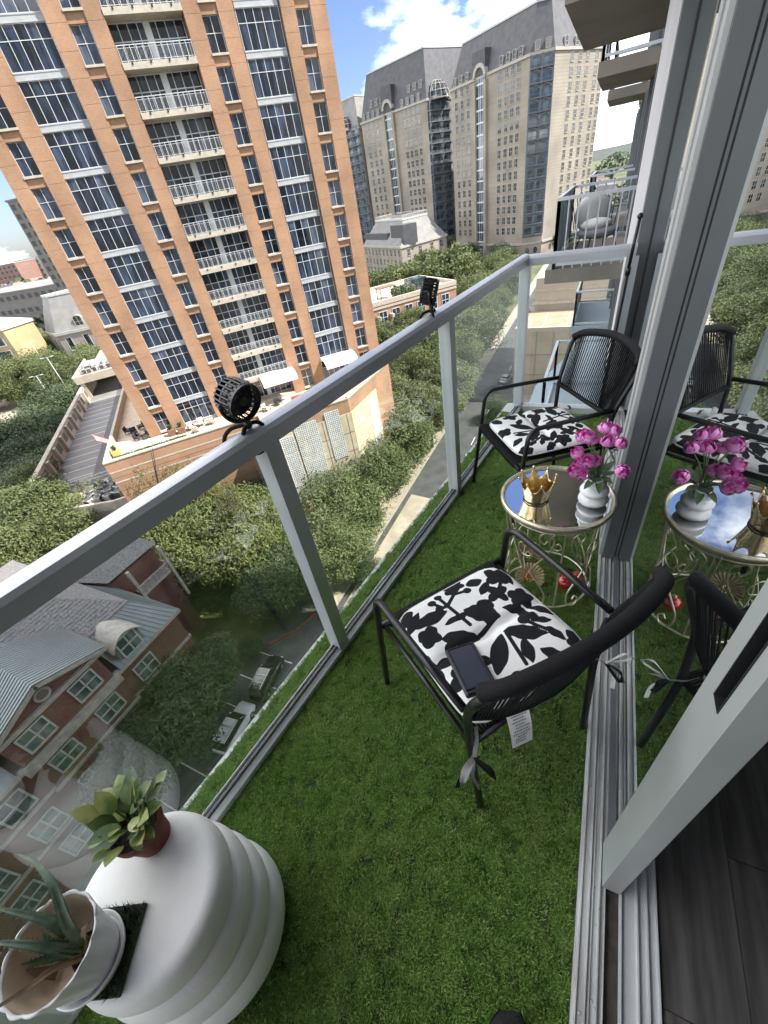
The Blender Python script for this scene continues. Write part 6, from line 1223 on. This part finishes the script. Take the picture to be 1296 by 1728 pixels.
# ================================================================ cars
mat('tyre', (0.015, 0.015, 0.016), 0.85); mat('car_glass', (0.01, 0.012, 0.015), 0.05, spec=0.9); mat('tail_red', (0.35, 0.01, 0.01), 0.3); mat('headlamp', (0.7, 0.7, 0.7), 0.15); mat('rim', (0.4, 0.4, 0.42), 0.35, 0.8)
def car(name, label, paint, loc, rz, suv=False, L=4.7):
    T = empty(name, loc, rz, label=label, cat='car', group='cars on the street'); Wd = .92; h = 1.75 if suv else 1.42; bl = .95 if suv else .82
    def loft(sec, m, nm, parent=T):
        b = MB(); V = []
        for (y, w, z0, z1, r) in sec:
            V += [(-w, y, z0), (-w, y, z1 - r), (-w + r*.7, y, z1), (w - r*.7, y, z1), (w, y, z1 - r), (w, y, z0)]
        n = len(sec); F = [tuple(range(5, -1, -1)), tuple(range((n-1)*6, n*6))]
        for i in range(n-1):
            for k in range(6): l = (k+1) % 6; F.append((i*6+k, i*6+l, i*6+6+l, i*6+6+k))
        b.add(V, F); return b.obj(nm, m, parent, 35)
    h2 = L/2; loft([(-h2, Wd*.86, .35, bl*.82, .1), (-h2 + .25, Wd, .28, bl*.97, .12), (-h2 + 1.2, Wd, .25, bl, .12), (h2 - 1.4, Wd, .25, bl, .12), (h2 - .3, Wd*.96, .28, bl*.86, .14), (h2, Wd*.82, .36, bl*.66, .12)], paint, 'body')
    r0 = -h2 + (.12 if suv else .7); cb = [(r0, Wd*.80, bl - .02, bl + .06, .05), (r0 + (.35 if suv else .7), Wd*.76, bl - .02, h - .04, .10), (r0 + 1.2, Wd*.78, bl - .02, h, .10), (.35, Wd*.77, bl - .02, h - .03, .10), (1.15, Wd*.80, bl - .02, bl + .06, .05)]
    loft(cb, 'car_glass', 'windows'); loft([(r0 + .4, Wd*.70, h - .06, h + .012, .05), (r0 + 1.2, Wd*.73, h - .03, h + .03, .06), (.28, Wd*.71, h - .06, h + .008, .05)], paint, 'roof')
    if suv: b = MB(); [b.box(s*Wd*.66 - .02, s*Wd*.66 + .02, r0 + .4, .2, h + .05, h + .09) for s in (-1, 1)]; [b.box(-Wd*.66, Wd*.66, y, y + .05, h + .06, h + .09) for y in (-1.3, -.5)]; b.obj('roof_rack', 'rim', T)
    for sx in (-1, 1):
        for y in (-h2 + .85, h2 - .9):
            b = MB(); b.tube([(sx*(Wd - .2), y, .33), (sx*(Wd + .01), y, .33)], .33, 18); w_ = b.obj('wheel', 'tyre', T, 30); b = MB(); b.tube([(sx*(Wd + .005), y, .33), (sx*(Wd + .02), y, .33)], .20, 14); b.obj('rim', 'rim', w_)
        b = MB(); b.box(sx*Wd*.66 - .14, sx*Wd*.66 + .14, h2 - .14, h2 - .02, .55, .68); b.obj('headlight', 'headlamp', T); b = MB(); b.box(sx*Wd*.74 - .12, sx*Wd*.74 + .12, -h2 - .01, -h2 + .12, .6, .78); b.obj('taillight', 'tail_red', T)
        b = MB(); b.box(sx*(Wd + .03) - .08, sx*(Wd + .03) + .08, .85, 1.0, bl - .02, bl + .12); b.obj('mirror', paint, T)
    return T
mat('paint_black', (0.012, 0.012, 0.015), 0.2, 0, 0.1, 2, coat=1.0); mat('paint_white', (0.68, 0.68, 0.68), 0.25, 0, 0.03, 2, coat=1.0); mat('paint_silver', (0.42, 0.46, 0.50), 0.25, 0.4, 0.03, 2, coat=1.0); mat('paint_blue', (0.03, 0.05, 0.10), 0.25, 0, 0.03, 2, coat=1.0)
car('parked_suv', 'black sport utility vehicle with roof rack parked by the red kerb', 'paint_black', (-25.7, 13.6, G + .01), R(10), True, 4.9)
car('parked_suv', 'white sport utility vehicle parked below the turf edge behind the dark tree', 'paint_white', (-25.6, 8.3, G + .01), R(6), True, 4.8)
car('sedan', 'silver blue sedan driving on the street seen through the far glass panel', 'paint_silver', (-16.9, 93.5, G + .01), R(-8))
for k, (x, y, c, w_) in enumerate(((-40, 252, 'paint_white', 'white'), (-30, 249, 'paint_silver', 'silver'), (-55, 251, 'paint_black', 'black'), (-22, 235, 'paint_white', 'second white'), (-64, 249, 'paint_blue', 'dark blue'))): car('sedan', f'{w_} car on the cross street before the limestone blocks', c, (x, y, G + .01), R(90 + 5*k))
for k, (x, y, c) in enumerate(((-150, 64, 'paint_blue'), (-146, 60, 'paint_silver'), (-153, 71, 'paint_black'))): car('sedan', ('dark blue', 'silver', 'black')[k] + ' car parked between the trees left of the parking deck', c, (x, y, G + .02), R(40))
# ================================================================ lamp posts
def lamp(x, y, h, lab, z=G):
    T = empty('lamp_post', (x, y, z), R(40), label=lab, cat='lamp post', group='tall grey lamp posts'); b = MB(); b.tube([(0, 0, 0), (0, 0, h)], [.14, .08], 8); b.obj('pole', 'unit_metal', T, 'all'); b = MB(); b.tube([(-1.1, 0, h), (1.1, 0, h)], .05, 6); b.obj('arm', 'unit_metal', T)
    for s in (-1, 1): b = MB(); b.bbox(s*1.25 - .4, s*1.25 + .4, -.2, .2, h - .06, h + .1, .05); b.obj('lamp_head', 'far_white', T)
lamp(-132, 64.0, 17, 'tall grey lamp post with double head left of the parking deck canopy'); lamp(-126, 56.3, 15, 'grey lamp post among the dark trees beside the parking deck wall'); lamp(-175, 83, 16, 'pale lamp post before the limestone house at left'); lamp(-67, 19.5, 9, 'short lamp post behind the brick house ridge')
# ================================================================ trees
def leafmat(name, a, b_, c):
    m = bpy.data.materials.new(name); m.use_nodes = True; t = m.node_tree; n = t.nodes; L = t.links; b = n['Principled BSDF']; b.inputs['Roughness'].default_value = 0.55; b.inputs['Specular IOR Level'].default_value = 0.25
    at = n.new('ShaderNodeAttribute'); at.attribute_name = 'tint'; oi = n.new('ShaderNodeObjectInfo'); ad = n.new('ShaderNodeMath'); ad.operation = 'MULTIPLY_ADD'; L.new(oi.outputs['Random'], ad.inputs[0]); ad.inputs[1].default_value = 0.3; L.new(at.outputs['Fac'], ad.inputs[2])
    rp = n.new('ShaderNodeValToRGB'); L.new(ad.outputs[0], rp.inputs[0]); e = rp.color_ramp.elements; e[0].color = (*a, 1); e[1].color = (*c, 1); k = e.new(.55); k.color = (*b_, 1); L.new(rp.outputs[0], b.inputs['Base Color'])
    tr = n.new('ShaderNodeBsdfTranslucent'); L.new(rp.outputs[0], tr.inputs[0]); mx_ = n.new('ShaderNodeMixShader'); mx_.inputs[0].default_value = 0.22; L.new(b.outputs[0], mx_.inputs[1]); L.new(tr.outputs[0], mx_.inputs[2]); L.new(mx_.outputs[0], n['Material Output'].inputs[0]); MATS[name] = m
leafmat('leaf_oak', (0.045, 0.065, 0.022), (0.112, 0.14, 0.054), (0.185, 0.205, 0.09)); leafmat('leaf_deep_shade', (0.028, 0.048, 0.022), (0.06, 0.088, 0.04), (0.12, 0.15, 0.075)); leafmat('leaf_vine', (0.075, 0.10, 0.028), (0.155, 0.18, 0.062), (0.25, 0.27, 0.12)); leafmat('leaf_sparse', (0.07, 0.07, 0.03), (0.12, 0.12, 0.05), (0.22, 0.15, 0.08))  # the deep set is darker: shade on shadowed trees put into leaf colour
mat('bark', (0.07, 0.055, 0.042), 0.95, 0, 0.3, 4, 0.4, 12)
def crown_mesh(seed, nl, nblob, size, flat=0.72, hollow=0.35, aspect=1.6, droop=0.0):
    """unit-radius crown: leaf clumps gathered in uneven sub-crowns with gaps between"""
    q = np.random.default_rng(seed); B_ = []
    while len(B_) < nblob:
        p = q.uniform(-1, 1, 3); r = np.linalg.norm(p)
        if hollow < r < 0.93 and p[2] > -0.75: B_.append((p, q.uniform(0.20, 0.42)))
    w = np.array([b[1]**2 for b in B_]); idx = q.choice(len(B_), nl, p=w/w.sum()); C_ = np.array([b[0] for b in B_])[idx]; Rr = np.array([b[1] for b in B_])[idx]
    d = q.normal(size=(nl, 3)); d /= np.linalg.norm(d, axis=1)[:, None]; rad = Rr*(q.uniform(0.35, 1.0, nl)**0.5)*q.uniform(.85, 1.2, nl); P = C_ + d*rad[:, None]; P[:, 2] *= flat
    up = d*0.7 + np.array([0, 0, .55]) + q.normal(size=(nl, 3))*.55; up /= np.linalg.norm(up, axis=1)[:, None]; t = np.cross(up, q.normal(size=(nl, 3))); t /= np.linalg.norm(t, axis=1)[:, None]; s = np.cross(up, t); sz = size*q.uniform(.6, 1.35, nl)[:, None]; t[:, 2] -= droop
    V = np.stack([P - t*sz*aspect, P + s*sz*.55 + up*sz*.12, P + t*sz*aspect, P - s*sz*.55 + up*sz*.12], 1).reshape(-1, 3); F = np.arange(nl*4).reshape(-1, 4)
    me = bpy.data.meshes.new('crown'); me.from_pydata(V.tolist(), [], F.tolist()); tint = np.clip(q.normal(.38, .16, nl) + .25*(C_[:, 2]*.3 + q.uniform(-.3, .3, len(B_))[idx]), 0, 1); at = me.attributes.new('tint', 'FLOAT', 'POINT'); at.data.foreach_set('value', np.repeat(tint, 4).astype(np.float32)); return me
CR = {}
for kind, m, args in (('oak', 'leaf_oak', (22000, 90, .027)), ('deep_shade', 'leaf_deep_shade', (17000, 80, .028)), ('vine', 'leaf_vine', (42000, 120, .0205)), ('sparse', 'leaf_sparse', (1500, 34, .035)), ('far', 'leaf_oak', (3500, 45, .060))):
    CR[kind] = []
    for i in range(3 if kind != 'sparse' else 2):
        me = crown_mesh(hash(kind) % 97 * 0 + {'oak': 10, 'deep_shade': 20, 'vine': 30, 'sparse': 40, 'far': 50}[kind] + i, *args, aspect=1.6 if kind == 'vine' else 1.35, droop=.5 if kind == 'vine' else 0.1); me.materials.append(MATS[m]); CR[kind].append(me)
def trunk_mesh(seed):
    q = random.Random(seed); b = MB(); b.tube([(0, 0, -1.3), (.02, .01, -.9), (-.02, .02, -.5), (.0, .0, -.1)], [.055, .045, .04, .03], 8)
    for k in range(8):
        a = q.uniform(0, 6.28); z = q.uniform(-.65, -.15); l = q.uniform(.5, .85); b.tube(bez([(0, 0, z), (l*.4*math.cos(a), l*.4*math.sin(a), z + .22), (l*math.cos(a + .2), l*math.sin(a + .2), z + q.uniform(.3, .6))], 4), [.026, .024, .022, .02, .017, .013, .011, .008, .005], 6)
    return b.mesh('trunk', 'bark', 'all')
TRK = [trunk_mesh(i) for i in range(3)]
TN = [0]
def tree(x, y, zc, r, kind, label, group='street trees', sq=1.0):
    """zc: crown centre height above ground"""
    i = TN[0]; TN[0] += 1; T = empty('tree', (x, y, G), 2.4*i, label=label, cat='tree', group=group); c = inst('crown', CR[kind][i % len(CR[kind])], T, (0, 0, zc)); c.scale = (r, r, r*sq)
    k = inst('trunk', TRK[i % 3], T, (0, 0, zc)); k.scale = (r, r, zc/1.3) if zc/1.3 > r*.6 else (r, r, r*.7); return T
V_ = 'vine like trees before the podium'
for a in ((-45.5, 23.5, 8.0, 6.4, 'left'), (-40.5, 25.5, 8.2, 7.0, 'middle'), (-35.0, 26.8, 7.2, 5.8, 'right')): tree(*a[:4], 'vine', f'bright yellow green tree before the brick podium, {a[4]} of the three', V_)
for a in ((-43.5, 23.4, 15.5, 2.8, 'left'), (-39.8, 25.6, 15.5, 2.8, 'middle'), (-35.2, 25.6, 13.5, 2.2, 'right')): tree(*a[:4], 'sparse', f'thin half bare tree rising against the brick podium, {a[4]} of three', 'half bare trees by the podium', 1.25)
for x, y, zc, r, w in ((-25.8, 28.0, 6.0, 3.8, 'nearest tree beside the sunlit paving'), (-28.0, 34.5, 7.0, 5.0, 'second tree beside the sunlit paving'), (-27.6, 42.5, 7.2, 4.6, 'third tree beside the sunlit paving'), (-33.5, 43.5, 8, 5.2, 'tree close to the stone bay of the podium'), (-34.2, 52.5, 8, 5.2, 'tree below the right corner of the podium'), (-27.0, 51.0, 7.6, 5.0, 'tree over the street left of the middle railing post'), (-31.0, 60.5, 8, 5.4, 'tree just above the middle railing post'), (-25.6, 62.0, 7.2, 4.8, 'tree overhanging the street behind the middle post'), (-31.5, 74, 8.4, 6, 'tree between the tower and the second fan'), (-25.8, 73.5, 7.4, 4.8, 'tree at the street edge under the second fan'), (-38.2, 67, 8, 5.2, 'tree at the foot of the tower right edge'), (-29.5, 87, 8, 5.6, 'tree at the street seen right of the second fan'), (-37.5, 90, 8.5, 6, 'tree before the brick terrace building'), (-28.0, 102.5, 8, 6, 'tree where the street bends out of sight'), (-38.0, 33.8, 6.8, 4.2, 'tree tucked under the stone bay grilles')):
    tree(x + 1.6, y, zc + .4, r*1.13, 'oak', 'green street oak, ' + w)
for x, y, zc, r, w in ((-36, 112, 8, 6, 'before the terrace building wall'), (-43.5, 107.5, 9.5, 5.2, 'at the left foot of the terrace building'), (-50.5, 99, 9.5, 5.2, 'close against the tower edge'), (-28.5, 119, 8, 6, 'farther along the street'), (-31, 137, 8, 7, 'beyond the terrace building'), (-38, 150, 8, 7, 'left of the far street'), (-30, 163, 8, 7, 'far along the street'), (-36, 185, 8, 8, 'near the cross street')):
    tree(x, y, zc, r, 'oak', 'green oak ' + w, 'oaks farther along the street')
for x, y, zc, r, w in ((-60, 205, 8, 10.5, 'broad oak before the limestone high rise, right'), (-74, 205, 8, 9.5, 'broad oak before the low limestone building'), (-83, 188, 7, 8.5, 'oak at the left of the low limestone building'), (-67, 192, 7, 8.5, 'oak between the roof terrace and the limestone blocks'), (-52, 196, 7, 8, 'oak by the cross street corner'), (-95, 190, 6, 7, 'oak half hidden by the tower edge')): tree(x, y, zc, r, 'far', w, 'oaks before the limestone blocks')
for x, y, zc, r, w in ((-71, 240, 7, 5.5, 'left of the arched entrance'), (-64, 246, 7, 5.0, 'just left of the arched entrance'), (-47, 233, 7, 5.5, 'right of the arched entrance'), (-42, 230, 6, 4.5, 'before the iron balconies'), (-19, 240, 8, 5.0, 'before the sunlit limestone side')): tree(x, y, zc, r, 'deep_shade', f'dark small tree {w} of the limestone high rise', 'dark trees by the limestone entrance')
for x, y, zc, r, w in ((-66.8, 19.0, 10.5, 6.0, 'second from left'), (-58.8, 20.6, 9.5, 5.4, 'right one below the condenser yard'), (-63.0, 13.0, 9.5, 5.2, 'nearest the house ridge'), (-74.5, 15.5, 10, 6.2, 'third, at the left image edge'), (-52.6, 20.5, 6.5, 4.4, 'small one between house and podium'), (-77, 24, 9.5, 6, 'by the parking deck wall corner')): tree(x, y, zc, r, 'oak', f'sunlit oak behind the brick house, {w}', 'oaks behind the brick house')
for x, y, zc, r, w in ((-124, 55, 7, 8.5, 'below the tall lamp post'), (-112, 41, 7, 8.5, 'left of the deck wall, middle'), (-103, 44.5, 7, 7, 'touching the deck wall'), (-95, 34, 7, 7, 'nearer along the deck wall'), (-87, 29.5, 7, 6.5, 'by the wedge corner of the deck'), (-118, 33, 7, 8.5, 'at the left image edge'), (-100, 26, 7, 8, 'at the left edge, nearest')): tree(x, y, zc, r, 'deep_shade', f'dark shaded oak beside the parking deck, {w}', 'shaded oaks beside the parking deck')
for x, y, zc, r, w in ((-172, 73, 8, 9, 'right of the plaza'), (-158, 76, 8, 8, 'behind the tall lamp post'), (-195, 96, 8, 9, 'below the limestone house'), (-183, 86, 7, 8, 'before the limestone house'), (-150, 86, 8, 8, 'left of the deck canopy'), (-140, 79, 8, 8, 'behind the deck canopy'), (-190, 76, 8, 9, 'beside the yellow building'), (-205, 70, 8, 8, 'before the yellow building'), (-215, 128, 9, 9, 'tall one before the grey office'), (-203, 120, 9, 8, 'yellowish one before the grey office'), (-180, 62, 6, 7, 'over the plaza')): tree(x, y, zc, r, 'oak', f'sunlit green tree at far left, {w}', 'trees at the far left')
for x, y, zc, r, w in ((-27.2, 6.6, 7.2, 4.3, 'large dark leafy tree before the brick house wall'), (-27.8, 2.4, 6.6, 3.6, 'dark leafy tree left of the largest one by the brick house'), (-28.6, 10.6, 5.6, 3.0, 'dark leafy tree by the brick house corner'), (-30.0, 20.4, 4.2, 3.2, 'shaded tree on the pond bank'), (-28.4, 22.6, 5.2, 4.0, 'shaded tree between the pond and the red kerb'), (-37.5, 24.0, 3.6, 3.0, 'shaded tree under the yellow green trees'), (-28.9, 15.6, 2.0, 1.5, 'small round shrub by the parked black vehicle'), (-32.6, 24.4, 4.6, 4.2, 'shaded tree right of the pond under the bright canopy'), (-29.6, 26.5, 5.0, 3.8, 'shaded tree next to the sunlit paving corner')): tree(x, y, zc, r, 'deep_shade', w, 'shaded trees near the pond')
tree(-14.6, 74.5, 2.6, 3.0, 'deep_shade', 'small green tree beside the street near the railing corner', 'street trees'); tree(-21.6, 29.0, 2.2, 2.2, 'deep_shade', 'small tree at the slab edge beside the sunlit paving', 'street trees')
# woods that read as one mass towards the horizon
wd = MB(); q = random.Random(77)
for k in range(520):
    az = R(q.uniform(-82, 22)); D = 260*(7.5**q.random()); x, y = D*math.sin(az), D*math.cos(az); r = q.uniform(5, 9)*(1 + D/1400)
    if -90 < x < 30 and y < 275: continue
    blob_leaves(wd, (x, y, G + r*.7), (r, r, r*.75), 46, r*.22, q)
wd.obj('woodland', 'hedge_leaf', label='distant green tree cover spreading to the horizon', cat='woodland', kind='stuff')
# plaza of pale pavers in the sun beside the street trees
g = MB(); g.quad((-22.55, 24.3, G + .15), (-15.5, 24.3, G + .15), (-15.5, 46.5, G + .15), (-22.55, 47.5, G + .15)); g.obj('forecourt', 'pavement', kind='structure')
